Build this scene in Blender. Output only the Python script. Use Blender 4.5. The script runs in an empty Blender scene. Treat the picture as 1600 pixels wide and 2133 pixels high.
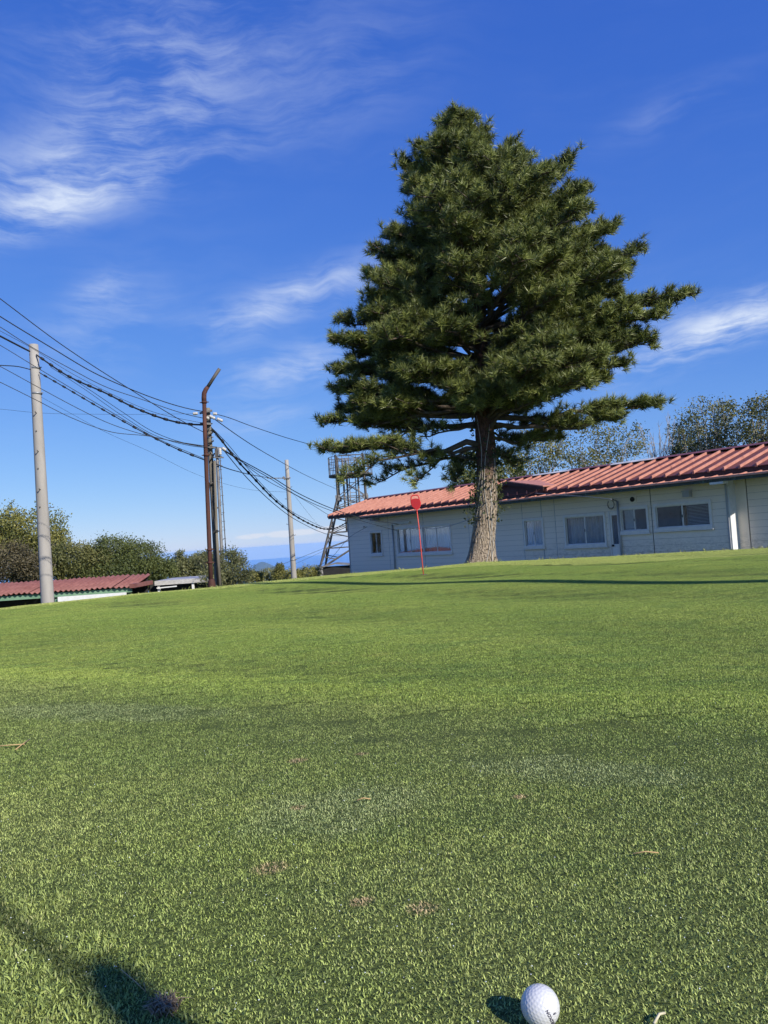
import bpy, bmesh, math, random
import numpy as np
from mathutils import Vector, Matrix

sc = bpy.context.scene
COL = sc.collection
R = math.radians

# ------------------------------------------------------------------ camera
CAM_H = 0.55
F_PX = 1602.0
TH, PH = R(2.0), R(3.9)
vF = np.array([0, math.cos(TH), math.sin(TH)])
vR0 = np.array([1.0, 0, 0]); vU0 = np.array([0, -math.sin(TH), math.cos(TH)])
vR = math.cos(PH) * vR0 - math.sin(PH) * vU0
vU = math.sin(PH) * vR0 + math.cos(PH) * vU0
vC = np.array([0, 0, CAM_H])
cam_d = bpy.data.cameras.new('camera')
cam_d.sensor_fit = 'VERTICAL'; cam_d.sensor_height = 24.0
cam_d.lens = 24.0 * F_PX / 2133.0
cam_d.clip_start = 0.02; cam_d.clip_end = 120000
cam = bpy.data.objects.new('camera', cam_d); COL.objects.link(cam)
cam.matrix_world = Matrix(((vR[0], vU[0], -vF[0], 0), (vR[1], vU[1], -vF[1], 0), (vR[2], vU[2], -vF[2], CAM_H), (0, 0, 0, 1)))
sc.camera = cam

def ray(x, y):
    return F_PX * vF + (x - 800) * vR - (y - 1066.5) * vU
def at(x, y, Y):                      # point seen at photo position x, y, standing Y metres ahead
    d = ray(x, y); return vC + d * Y / d[1]
def atz(x, y, z=0.0):
    d = ray(x, y); return vC + d * (z - CAM_H) / d[2]

# ------------------------------------------------------------------ light
SUN_AZ = R(139.0)          # clockwise from +Y
SUN_EL = R(31.0)
sun_dir = Vector((math.sin(SUN_AZ) * math.cos(SUN_EL), math.cos(SUN_AZ) * math.cos(SUN_EL), math.sin(SUN_EL)))
ld = bpy.data.lights.new('sun', 'SUN'); ld.energy = 4.9; ld.angle = R(0.53); ld.color = (1.0, 0.93, 0.82)
lo = bpy.data.objects.new('sun', ld); COL.objects.link(lo)
lo.rotation_euler = (-sun_dir).to_track_quat('-Z', 'Y').to_euler()
lo.location = (20, -20, 30)

sc.view_settings.view_transform = 'Standard'; sc.view_settings.look = 'None'
sc.view_settings.gamma = 1.0; sc.view_settings.exposure = 0.3
sc.view_settings.use_curve_mapping = False
sc.cycles.max_bounces = 5; sc.cycles.diffuse_bounces = 2; sc.cycles.glossy_bounces = 2
sc.cycles.transmission_bounces = 4; sc.cycles.transparent_max_bounces = 8; sc.cycles.volume_bounces = 1
sc.cycles.use_denoising = True; sc.cycles.use_adaptive_sampling = True; sc.cycles.adaptive_threshold = .02

class NT:
    """small helper round a node tree"""
    def __init__(s, tree):
        s.t = tree; s.n = tree.nodes; s.l = tree.links
    def new(s, typ, **kw):
        n = s.n.new(typ)
        for k, v in kw.items(): setattr(n, k, v)
        return n
    def put(s, sock, v):
        if hasattr(v, 'is_output') or isinstance(v, bpy.types.NodeSocket): s.l.new(v, sock)
        elif v is not None: sock.default_value = v
    def math(s, op, a, b=None, clamp=False):
        n = s.new('ShaderNodeMath', operation=op); n.use_clamp = clamp
        s.put(n.inputs[0], a)
        if b is not None: s.put(n.inputs[1], b)
        return n.outputs[0]
    def vmath(s, op, a, b=None, out=0):
        n = s.new('ShaderNodeVectorMath', operation=op)
        s.put(n.inputs[0], a)
        if b is not None: s.put(n.inputs[1], b)
        return n.outputs[out]
    def mix(s, fac, a, b, blend='MIX'):
        n = s.new('ShaderNodeMix', data_type='RGBA', blend_type=blend)
        s.put(n.inputs[0], fac); s.put(n.inputs[6], a); s.put(n.inputs[7], b)
        return n.outputs[2]
    def noise(s, vec, scale, detail=4, rough=0.55, dist=0.0, out='Fac'):
        n = s.new('ShaderNodeTexNoise'); s.put(n.inputs['Vector'], vec)
        n.inputs['Scale'].default_value = scale; n.inputs['Detail'].default_value = detail
        n.inputs['Roughness'].default_value = rough; n.inputs['Distortion'].default_value = dist
        return n.outputs[out]
    def ramp(s, fac, lo, hi, to0=0.0, to1=1.0, smooth=True):
        n = s.new('ShaderNodeMapRange'); n.interpolation_type = 'SMOOTHSTEP' if smooth else 'LINEAR'
        s.put(n.inputs[0], fac); n.inputs[1].default_value = lo; n.inputs[2].default_value = hi
        n.inputs[3].default_value = to0; n.inputs[4].default_value = to1
        return n.outputs[0]
    def scalev(s, vec, xyz, loc=(0, 0, 0), rot=(0, 0, 0)):
        n = s.new('ShaderNodeMapping'); s.put(n.inputs['Vector'], vec)
        n.inputs['Scale'].default_value = xyz; n.inputs['Location'].default_value = loc; n.inputs['Rotation'].default_value = rot
        return n.outputs[0]

# ------------------------------------------------------------------ sky (cirrus and a far bank of cumulus belong to it)
world = bpy.data.worlds.new('World'); sc.world = world; world.use_nodes = True
w = NT(world.node_tree); w.n.clear()
sky = w.new('ShaderNodeTexSky', sky_type='NISHITA'); sky.sun_disc = False
sky.sun_elevation = SUN_EL; sky.sun_rotation = SUN_AZ
sky.altitude = 900; sky.air_density = 1.0; sky.dust_density = 0.0; sky.ozone_density = 1.0
tc = w.new('ShaderNodeTexCoord'); gdir = tc.outputs['Generated']
sep = w.new('ShaderNodeSeparateXYZ'); w.put(sep.inputs[0], gdir)
den = w.math('ADD', w.math('MAXIMUM', sep.outputs[2], 0.0), 0.12)
cmb = w.new('ShaderNodeCombineXYZ')
w.put(cmb.inputs[0], w.math('DIVIDE', sep.outputs[0], den)); w.put(cmb.inputs[1], w.math('DIVIDE', sep.outputs[1], den))
plane = cmb.outputs[0]
def blob(x0, y0, x1, y1, width, amp=1.0):
    """soft elongated veil between two directions of the sky"""
    a = Vector(ray(x0, y0)).normalized(); b = Vector(ray(x1, y1)).normalized()
    c = (a + b) / 2; e1 = (b - a); L = e1.length / 2; e1.normalize()
    e2 = c.cross(e1).normalized()
    wd = width / F_PX
    d = w.vmath('SUBTRACT', gdir, tuple(c))
    u = w.math('DIVIDE', w.vmath('DOT_PRODUCT', d, tuple(e1), out=1), L)
    v = w.math('DIVIDE', w.vmath('DOT_PRODUCT', d, tuple(e2), out=1), wd)
    r2 = w.math('ADD', w.math('MULTIPLY', u, u), w.math('MULTIPLY', v, v))
    g = w.math('POWER', 2.718, w.math('MULTIPLY', r2, -1.0))
    return w.math('MULTIPLY', g, amp)
def total(bl):
    s = bl[0]
    for b in bl[1:]: s = w.math('ADD', s, b)
    return s
streaks = total([blob(-220, 545, 450, 318, 34, .95), blob(-60, 410, 450, 190, 60, .8), blob(-160, 450, 300, 360, 50, .45), blob(100, 130, 520, 60, 90, .55),
                 blob(400, 705, 800, 545, 38, 1.05), blob(470, 800, 760, 735, 40, 1.1), blob(100, 720, 340, 620, 60, .42), blob(1310, 770, 1780, 590, 30, 2.0), blob(1350, 690, 1700, 600, 30, .7),
                 blob(1270, 290, 1530, 165, 30, .2), blob(420, 895, 640, 850, 30, .5), blob(150, 620, 260, 585, 22, .5), blob(500, 260, 900, 60, 110, .22)])
warp = w.noise(gdir, 2.6, 4, .55, 0, 'Color')
wsc = w.new('ShaderNodeVectorMath', operation='SCALE'); w.put(wsc.inputs[0], w.vmath('SUBTRACT', warp, (.5, .5, .5))); wsc.inputs[3].default_value = .16
wv = w.vmath('ADD', gdir, wsc.outputs[0])
fib = w.noise(w.scalev(wv, (3.0, 7.0, 20.0), rot=(0, R(27), 0)), 1.0, 8, .62, .25)
fib2 = w.noise(w.scalev(wv, (9, 22, 72), rot=(0, R(31), 0)), 1.0, 8, .66, .3)
puff = w.noise(w.scalev(gdir, (7, 7, 11), rot=(0, R(20), 0)), 1.0, 5, .6)
tex = w.math('ADD', w.math('ADD', w.math('MULTIPLY', fib, .46), w.math('MULTIPLY', fib2, .26)), w.math('MULTIPLY', puff, .28))
streak = w.math('MULTIPLY', streaks, w.ramp(tex, .41, .63))
wide = w.math('MULTIPLY', w.ramp(w.noise(gdir, 2.2, 3), .45, .75), w.ramp(tex, .42, .7))
cirrus = w.math('MULTIPLY', w.math('ADD', streak, w.math('MULTIPLY', wide, .12)), .74, True)
# far cumulus just above the horizon
cums = total([blob(480, 1121, 560, 1114, 7, .9), blob(560, 1114, 640, 1106, 9, 1.0), blob(640, 1108, 740, 1096, 9, 1.05), blob(470, 1124, 740, 1104, 12, .35), blob(475, 1141, 530, 1136, 6, .7), blob(580, 1132, 640, 1128, 6, .6), blob(370, 1152, 420, 1148, 8, .6)])
cn = w.noise(w.scalev(gdir, (60, 60, 120)), 1.0, 7, .62)
cum = w.math('MULTIPLY', w.ramp(w.math('MULTIPLY', cums, w.math('ADD', cn, .05)), .30, .56), .85, True)
sr = w.new('ShaderNodeSeparateColor'); w.put(sr.inputs[0], w.vmath('MULTIPLY', sky.outputs[0], (.1, .1, .1)))
cc = w.new('ShaderNodeCombineColor')
for k_, (gain, pw) in enumerate(((4.0, 1.0), (5.2, .78), (8.0, .38))):   # deep blue autumn air: gentler brightening to the horizon
    w.put(cc.inputs[k_], w.math('MULTIPLY', w.math('POWER', sr.outputs[k_], pw), gain))
col1 = w.mix(cirrus, cc.outputs[0], (5.4, 6.2, 7.8, 1))
col2 = w.mix(cum, col1, (5.9, 6.3, 7.2, 1))
bg = w.new('ShaderNodeBackground'); bg.inputs['Strength'].default_value = 0.1
w.put(bg.inputs['Color'], col2)
world.cycles.sampling_method = 'MANUAL'; world.cycles.sample_map_resolution = 512
wo = w.new('ShaderNodeOutputWorld'); w.put(wo.inputs['Surface'], bg.outputs[0])

# ------------------------------------------------------------------ helpers: materials
def new_mat(name):
    m = bpy.data.materials.new(name); m.use_nodes = True
    t = NT(m.node_tree)
    b = t.n['Principled BSDF']
    return m, t, b
def pos(t): return t.new('ShaderNodeNewGeometry').outputs['Position']
def M(name, c1, c2=None, scale=6.0, rough=0.6, bump=0.0, bscale=40.0, spec=0.4, metal=0.0, stretch=(1, 1, 1), c3=None, s3=2.0, lo3=.55, hi3=.7, contrast=(.35, .65)):
    m, t, b = new_mat(name)
    p = t.scalev(pos(t), stretch)
    c1 = (*c1, 1)
    if c2 is not None:
        c = t.mix(t.ramp(t.noise(p, scale, 6, .6), *contrast), c1, (*c2, 1))
        if c3 is not None: c = t.mix(t.ramp(t.noise(p, s3, 7, .65, .3), lo3, hi3), c, (*c3, 1))
        t.put(b.inputs['Base Color'], c)
    else: b.inputs['Base Color'].default_value = c1
    b.inputs['Roughness'].default_value = rough; b.inputs['Specular IOR Level'].default_value = spec; b.inputs['Metallic'].default_value = metal
    if bump:
        bn = t.new('ShaderNodeBump'); bn.inputs['Strength'].default_value = bump; bn.inputs['Distance'].default_value = 0.02
        t.put(bn.inputs['Height'], t.noise(p, bscale, 5, .6)); t.put(b.inputs['Normal'], bn.outputs[0])
    return m
def leaf_mat(name, a, b_, sat=1.0, transl=.25, rough=.55, spec=.35):
    """colour runs between two tones by a value stored on every leaf"""
    m, t, b = new_mat(name)
    at_ = t.new('ShaderNodeAttribute', attribute_name='tone')
    c = t.mix(at_.outputs['Fac'], (*a, 1), (*b_, 1))
    t.put(b.inputs['Base Color'], c); b.inputs['Roughness'].default_value = rough; b.inputs['Specular IOR Level'].default_value = spec
    tr = t.new('ShaderNodeBsdfTranslucent'); t.put(tr.inputs['Color'], t.mix(.35, c, (.16, .2, .03, 1)))
    mx = t.new('ShaderNodeMixShader'); mx.inputs[0].default_value = transl
    t.put(mx.inputs[1], b.outputs[0]); t.put(mx.inputs[2], tr.outputs[0])
    t.put(t.n['Material Output'].inputs['Surface'], mx.outputs[0])
    return m

# ------------------------------------------------------------------ helpers: meshes
def link(name, me, mat=None, parent=None):
    o = bpy.data.objects.new(name, me); COL.objects.link(o)
    if mat is not None and me is not None and len(me.materials) == 0: me.materials.append(mat)
    if parent is not None: o.parent = parent
    return o
def tag(o, label=None, cat=None, group=None, kind=None):
    if label: o['label'] = label
    if cat: o['category'] = cat
    if group: o['group'] = group
    if kind: o['kind'] = kind
    return o
def thing(name, label, cat, loc=(0, 0, 0), rz=0.0, group=None):
    o = bpy.data.objects.new(name, None); COL.objects.link(o)
    o.location = Vector([float(v) for v in loc]); o.rotation_euler = (0, 0, rz); o.empty_display_size = .2
    return tag(o, label, cat, group)
def mesh_np(name, V, Fc, smooth=False, tone=None):
    """V (n,3), Fc (m,k) all faces with k corners"""
    V = np.asarray(V, np.float32); Fc = np.asarray(Fc, np.int32)
    me = bpy.data.meshes.new(name); k = Fc.shape[1]
    me.vertices.add(len(V)); me.vertices.foreach_set('co', V.ravel())
    me.loops.add(Fc.size); me.loops.foreach_set('vertex_index', Fc.ravel())
    me.polygons.add(len(Fc)); me.polygons.foreach_set('loop_start', np.arange(0, Fc.size, k, dtype=np.int32))
    me.polygons.foreach_set('loop_total', np.full(len(Fc), k, np.int32))
    if smooth: me.polygons.foreach_set('use_smooth', np.ones(len(Fc), bool))
    if tone is not None:
        a = me.attributes.new('tone', 'FLOAT', 'POINT'); a.data.foreach_set('value', np.asarray(tone, np.float32))
    me.update(calc_edges=True); me.validate()
    return me
class B:
    """collects simple solids into one mesh"""
    def __init__(s): s.v = []; s.f = []; s.sm = []
    def add(s, vs, fs, smooth=False):
        n = len(s.v); s.v += [tuple(map(float, q)) for q in vs]; s.f += [tuple(i + n for i in q) for q in fs]; s.sm += [smooth] * len(fs)
        return s
    def box(s, x0, x1, y0, y1, z0, z1):
        return s.add([(x0, y0, z0), (x1, y0, z0), (x1, y1, z0), (x0, y1, z0), (x0, y0, z1), (x1, y0, z1), (x1, y1, z1), (x0, y1, z1)],
                     [(0, 3, 2, 1), (4, 5, 6, 7), (0, 1, 5, 4), (1, 2, 6, 5), (2, 3, 7, 6), (3, 0, 4, 7)])
    def bar(s, p, q, wd, ht=None):
        p, q = Vector(p), Vector(q); d = (q - p).normalized(); ht = ht or wd
        u = d.cross(Vector((0, 0, 1)))
        if u.length < 1e-3: u = Vector((1, 0, 0))
        u.normalize(); v = u.cross(d)
        c = [(-1, -1), (1, -1), (1, 1), (-1, 1)]
        vs = [p + u * a * wd / 2 + v * b * ht / 2 for a, b in c] + [q + u * a * wd / 2 + v * b * ht / 2 for a, b in c]
        return s.add(vs, [(3, 2, 1, 0), (4, 5, 6, 7), (0, 1, 5, 4), (1, 2, 6, 5), (2, 3, 7, 6), (3, 0, 4, 7)])
    def tube(s, pts, rad, seg=8, caps=True):
        pts = [Vector([float(c) for c in p]) for p in pts]; n = len(pts)
        if not hasattr(rad, '__len__'): rad = [rad] * n
        d0 = (pts[1] - pts[0]).normalized()
        u = d0.cross(Vector((0, 0, 1)))
        if u.length < 1e-2: u = Vector((1, 0, 0))
        u.normalize(); vs = []; fs = []
        for i, p in enumerate(pts):
            d = (pts[min(i + 1, n - 1)] - pts[max(i - 1, 0)]).normalized()
            u = (u - d * u.dot(d)).normalized(); v = d.cross(u)
            for k in range(seg):
                a = 2 * math.pi * k / seg
                vs.append(p + (u * math.cos(a) + v * math.sin(a)) * rad[i])
        for i in range(n - 1):
            for k in range(seg):
                k2 = (k + 1) % seg
                fs.append((i * seg + k, i * seg + k2, (i + 1) * seg + k2, (i + 1) * seg + k))
        s.add(vs, fs, True)
        if caps:
            m = len(s.v) - n * seg
            s.f.append(tuple(m + k for k in reversed(range(seg)))); s.sm.append(False)
            s.f.append(tuple(m + (n - 1) * seg + k for k in range(seg))); s.sm.append(False)
        return s
    def mesh(s, name):
        me = bpy.data.meshes.new(name); me.from_pydata(s.v, [], s.f)
        me.polygons.foreach_set('use_smooth', s.sm); me.update(); return me
    def build(s, name, mat, parent=None): return link(name, s.mesh(name), mat, parent)
def copy_tree(o, parent=None):
    c = o.copy(); COL.objects.link(c); c.parent = parent
    for ch in [x for x in bpy.data.objects if x.parent == o]: copy_tree(ch, c)
    return c
rng = np.random.default_rng(7)
random.seed(7)

# ------------------------------------------------------------------ terrain shape
RIM_A = np.radians([-180, -70, -45, -26.8, -18, -12.5, -7, -2.8, 2.6, 7, 11, 16, 26, 45, 80, 180])
RIM_R = np.array([11, 10.5, 10.4, 10.8, 11.7, 12.1, 12.8, 13.1, 13.3, 14.3, 13.8, 13.4, 13.4, 13.5, 12.5, 11])
def sstep(x, a, b):
    t = np.clip((x - a) / (b - a), 0, 1); return t * t * (3 - 2 * t)
def rim_r(x, y): return np.interp(np.arctan2(x, y), RIM_A, RIM_R)
def ground_z(x, y):
    x = np.asarray(x, float); y = np.asarray(y, float)
    r = np.hypot(x, y); d = r - rim_r(x, y)
    und = (.016 * np.sin(.9 * x + .5 * y + .6) + .013 * np.sin(1.7 * y - .6 * x + 1.0) + .008 * np.sin(2.6 * x + 2.1 * y)
           + .018 * np.exp(-((y - 2.62 + .5 * x) / .34) ** 2))
    und = und * sstep(r, 1.0, 2.4) * (1 - sstep(d, -1.5, 1))
    floor = -1.2 - 1.9 * sstep(-x + .12 * y, 3.0, 9.5)
    wdt = 9.0 - 2.0 * sstep(-x, 0, 4)
    z = und + floor * sstep(d, -.3, wdt)
    far = np.maximum(r - 75, 0)
    z = z - 420 * (1 - np.exp(-(far / 900.0) ** 1.35))
    return z
def gz(x, y): return float(ground_z(x, y))

# ------------------------------------------------------------------ ground, sea, far hill, air
def turf_colour(t, p):
    """worn, dewy and dry patches of the turf (shared by soil and blades)"""
    sp = t.new('ShaderNodeSeparateXYZ'); t.put(sp.inputs[0], p); X, Y = sp.outputs[0], sp.outputs[1]
    n1 = t.noise(p, .75, 5, .6); n2 = t.noise(t.scalev(p, (1, 2.3, 1), rot=(0, 0, .5)), 2.7, 5, .6); n3 = t.noise(p, 9, 4, .6)
    c = t.mix(t.ramp(n1, .36, .66), (0.242, 0.344, 0.068, 1), (0.310, 0.396, 0.084, 1))
    c = t.mix(t.math('MULTIPLY', t.ramp(n2, .47, .64), .75), c, (0.196, 0.300, 0.068, 1))
    c = t.mix(t.math('MULTIPLY', t.ramp(n3, .56, .78), .45), c, (0.402, 0.422, 0.109, 1))
    # near tier blends to another green, with a darker band and paler edge line
    e = t.math('ADD', t.math('ADD', t.math('MULTIPLY', X, .52), Y), t.math('MULTIPLY', t.math('SUBTRACT', n2, .5), .55))
    near = t.ramp(e, 2.15, 2.75, 1, 0)
    c = t.mix(t.math('MULTIPLY', near, t.ramp(n1, .35, .65, .35, .8)), c, (.335, .395, .128, 1))
    band = t.math('MULTIPLY', t.ramp(e, 2.2, 2.55, 1, 0), t.ramp(e, 1.15, 1.95))
    c = t.mix(t.math('MULTIPLY', band, .42), c, (.165, .240, .062, 1))
    line = t.math('MULTIPLY', t.ramp(e, 2.45, 2.7), t.ramp(e, 2.7, 3.0, 1, 0))
    c = t.mix(t.math('MULTIPLY', line, .38), c, (0.380, 0.478, 0.096, 1))
    return c, n1, n2, n3, X, Y
def spot(t, X, Y, cx, cy, sx, sy, ang, jit):
    ca, sa = math.cos(ang), math.sin(ang)
    dx = t.math('SUBTRACT', X, cx); dy = t.math('SUBTRACT', Y, cy)
    u = t.math('ADD', t.math('MULTIPLY', dx, ca / sx), t.math('MULTIPLY', dy, sa / sx))
    v = t.math('ADD', t.math('MULTIPLY', dx, -sa / sy), t.math('MULTIPLY', dy, ca / sy))
    r2 = t.math('ADD', t.math('MULTIPLY', u, u), t.math('MULTIPLY', v, v))
    return t.ramp(t.math('ADD', r2, t.math('MULTIPLY', t.math('SUBTRACT', jit, .5), 2.4)), .15, 1.25, 1, 0)
def mat_turf():
    m, t, b = new_mat('turf_soil')
    p = pos(t); c, n1, n2, n3, X, Y = turf_colour(t, p)
    fine = t.noise(p, 160, 3, .6)
    c = t.mix(t.ramp(fine, .3, .7, .6, .9), c, (.020, .028, .010, 1))
    t.put(b.inputs['Base Color'], c); b.inputs['Roughness'].default_value = .9; b.inputs['Specular IOR Level'].default_value = .1
    bn = t.new('ShaderNodeBump'); bn.inputs['Strength'].default_value = .6; bn.inputs['Distance'].default_value = .02
    t.put(bn.inputs['Height'], t.noise(p, 90, 4, .6)); t.put(b.inputs['Normal'], bn.outputs[0])
    return m
TURF = mat_turf()
nr, na = 190, 288
rr = np.concatenate([[0.0], np.geomspace(.12, 3200, nr)])
aa = np.linspace(0, 2 * np.pi, na, endpoint=False)
X = (rr[1:, None] * np.sin(aa)[None, :]).ravel(); Y = (rr[1:, None] * np.cos(aa)[None, :]).ravel()
V = np.column_stack([np.concatenate([[0], X]), np.concatenate([[0], Y]), np.concatenate([[gz(0, 0)], ground_z(X, Y)])])
idx = 1 + np.arange(nr * na).reshape(nr, na); nx = np.roll(idx, -1, 1)
q = np.stack([idx[:-1], idx[1:], nx[1:], nx[:-1]], -1).reshape(-1, 4)
tri = np.column_stack([np.zeros(na, int), idx[0], nx[0]])
me = bpy.data.meshes.new('ground'); me.from_pydata(V.tolist(), [], q[:, ::1].tolist() + tri.tolist()); me.update()
me.polygons.foreach_set('use_smooth', np.ones(len(me.polygons), bool))
bm = bmesh.new(); bm.from_mesh(me); bmesh.ops.recalc_face_normals(bm, faces=bm.faces); bm.to_mesh(me); bm.free()
if me.polygons[len(me.polygons) // 2].normal.z < 0: me.flip_normals()
ground = tag(link('ground', me, TURF), 'short mown golf green with its slopes', kind='structure')

SEA_Z, SEA_R = -400.0, 26000.0
m_sea = M('sea_water', (.035, .16, .42), (.045, .18, .46), scale=.0006, rough=.5, spec=.25)
bs = B(); ns = 96
bs.add([(0, 0, SEA_Z)] + [(SEA_R * math.sin(2 * math.pi * k / ns), SEA_R * math.cos(2 * math.pi * k / ns), SEA_Z) for k in range(ns)],
       [(0, 1 + (k + 1) % ns, 1 + k) for k in range(ns)])
tag(bs.build('sea', m_sea), 'blue sea reaching the horizon', kind='structure')
m_hill = M('far_hill_forest', (.035, .05, .03), (.055, .065, .04), scale=.02, rough=.9)
gx = np.linspace(-1100, 1500, 90); gy = np.linspace(-900, 900, 50)
GX, GY = np.meshgrid(gx, gy)
hz = 190 * np.exp(-((GX / 230) ** 2 + (GY / 330) ** 2) ** .8) + 95 * np.exp(-(((GX - 380) / 380) ** 2 + (GY / 400) ** 2)) + 35 * np.exp(-(((GX + 330) / 330) ** 2 + (GY / 400) ** 2))
hz += 7 * np.sin(GX / 70 + 1) * np.cos(GY / 90) * (hz > 15) - 12
i2 = np.arange(GX.size).reshape(GX.shape)
me = mesh_np('far_hill', np.column_stack([GX.ravel() - 1480, GY.ravel() + 9000, hz.ravel() + SEA_Z]),
             np.stack([i2[:-1, :-1], i2[:-1, 1:], i2[1:, 1:], i2[1:, :-1]], -1).reshape(-1, 4), True)
tag(link('hill', me, m_hill), 'far wooded hill rising from the hazy sea', kind='structure')

m_hz = bpy.data.materials.new('haze_air'); m_hz.use_nodes = True; t = NT(m_hz.node_tree); t.n.clear()
vol = t.new('ShaderNodeVolumePrincipled'); vol.inputs['Color'].default_value = (.44, .72, 1.0, 1); vol.inputs['Density'].default_value = 5.0e-5
vol.inputs['Anisotropy'].default_value = 0.0
ou = t.new('ShaderNodeOutputMaterial'); t.put(ou.inputs['Volume'], vol.outputs[0])
hb = B(); hb.box(-27000, 27000, -27000, 27000, -425, 16)
hz_o = tag(hb.build('haze', m_hz), 'pale blue air between the green and the sea', kind='stuff')

# ------------------------------------------------------------------ clubhouse
HA = np.array([-2.626, 35.844]); HT = np.array([.6129, -.7902]); HN = np.array([.7902, .6129])
HG = -1.15
def on_house(s, off, z): p = HA + HT * s + HN * off; return (p[0], p[1], z)
def m_siding():
    m, t, b = new_mat('cream_siding')
    p = pos(t); sp = t.new('ShaderNodeSeparateXYZ'); t.put(sp.inputs[0], p)
    n1 = t.noise(p, 1.3, 4, .5); n2 = t.noise(t.scalev(p, (1, 1, 2.2)), 7, 8, .72); n3 = t.noise(p, 30, 5, .7)
    c = t.mix(n1, (.87, .765, .63, 1), (.93, .825, .69, 1))
    # splashed dirt on the low boards of the sunward end
    low = t.math('MULTIPLY', t.ramp(sp.outputs[2], -.75, .35, 1, 0), t.ramp(sp.outputs[0], 3.5, 6.5))
    d = t.math('MULTIPLY', low, t.ramp(t.math('ADD', t.math('MULTIPLY', n2, .65), t.math('MULTIPLY', n3, .35)), .42, .62))
    c = t.mix(t.math('MULTIPLY', d, .75), c, (.30, .25, .195, 1))
    c = t.mix(t.math('MULTIPLY', t.ramp(n2, .6, .8), .35), c, (.50, .44, .35, 1))
    t.put(b.inputs['Base Color'], c); b.inputs['Roughness'].default_value = .62; b.inputs['Specular IOR Level'].default_value = .3
    bn = t.new('ShaderNodeBump'); bn.inputs['Strength'].default_value = .15; bn.inputs['Distance'].default_value = .01
    t.put(bn.inputs['Height'], n3); t.put(b.inputs['Normal'], bn.outputs[0])
    return m
m_side = m_siding()
m_dark = M('dark_joint', (.03, .03, .03), rough=.9)
m_back = M('wall_membrane', (.16, .15, .13), rough=.9)
m_ply = M('interior_lining', (.10, .09, .08), (.13, .12, .10), rough=.9)
m_alu = M('aluminium_frame', (.82, .78, .72), (.74, .71, .66), scale=9, rough=.38, metal=.0, spec=.5)
m_roof = M('shaded_roof_red', (.125, .042, .035), (.165, .058, .047), scale=2.2, rough=.6, spec=.3, c3=(.09, .034, .03), s3=1.6, lo3=.5, hi3=.72, bump=.05, bscale=12)  # pan red darkened to hold the shade of the ribs
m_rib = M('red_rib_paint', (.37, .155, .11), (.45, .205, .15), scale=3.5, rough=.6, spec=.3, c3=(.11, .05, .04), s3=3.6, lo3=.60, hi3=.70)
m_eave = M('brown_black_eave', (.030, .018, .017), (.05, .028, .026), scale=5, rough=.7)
m_fascia = M('flaking_dark_fascia', (.040, .055, .052), (.065, .085, .078), scale=8, rough=.7, c3=(.12, .19, .165), s3=9, lo3=.58, hi3=.66)
m_white = M('white_paint', (.74, .74, .72), (.66, .66, .63), scale=6, rough=.5)
m_grey_pipe = M('grey_pvc', (.42, .43, .45), (.36, .37, .38), scale=6, rough=.5)
m_ridge = M('ridge_cap_paint', (.14, .05, .045), (.20, .07, .06), scale=3, rough=.5)
m_ridge_w = M('pale_ridge_cap', (.62, .61, .60), (.45, .44, .43), scale=3, rough=.5)
def m_glassf():
    m, t, b = new_mat('window_glass'); t.n.remove(b)
    g = t.new('ShaderNodeBsdfGlossy'); g.inputs['Roughness'].default_value = .03; g.inputs['Color'].default_value = (.85, .9, .95, 1)
    tr = t.new('ShaderNodeBsdfTransparent'); tr.inputs['Color'].default_value = (.90, .92, .92, 1)
    fr = t.new('ShaderNodeFresnel'); fr.inputs['IOR'].default_value = 1.5
    mx = t.new('ShaderNodeMixShader'); t.put(mx.inputs[0], t.math('ADD', t.math('MULTIPLY', fr.outputs[0], .55), .0, True)); t.put(mx.inputs[1], tr.outputs[0]); t.put(mx.inputs[2], g.outputs[0])
    t.put(t.n['Material Output'].inputs['Surface'], mx.outputs[0]); return m
m_glass = m_glassf()
m_curt = M('lace_curtain', (.36, .345, .31), (.24, .235, .215), scale=30, rough=.9, stretch=(1, 1, .15))
m_blind = M('pale_blind', (.52, .54, .54), (.44, .46, .47), scale=8, rough=.8)

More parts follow.
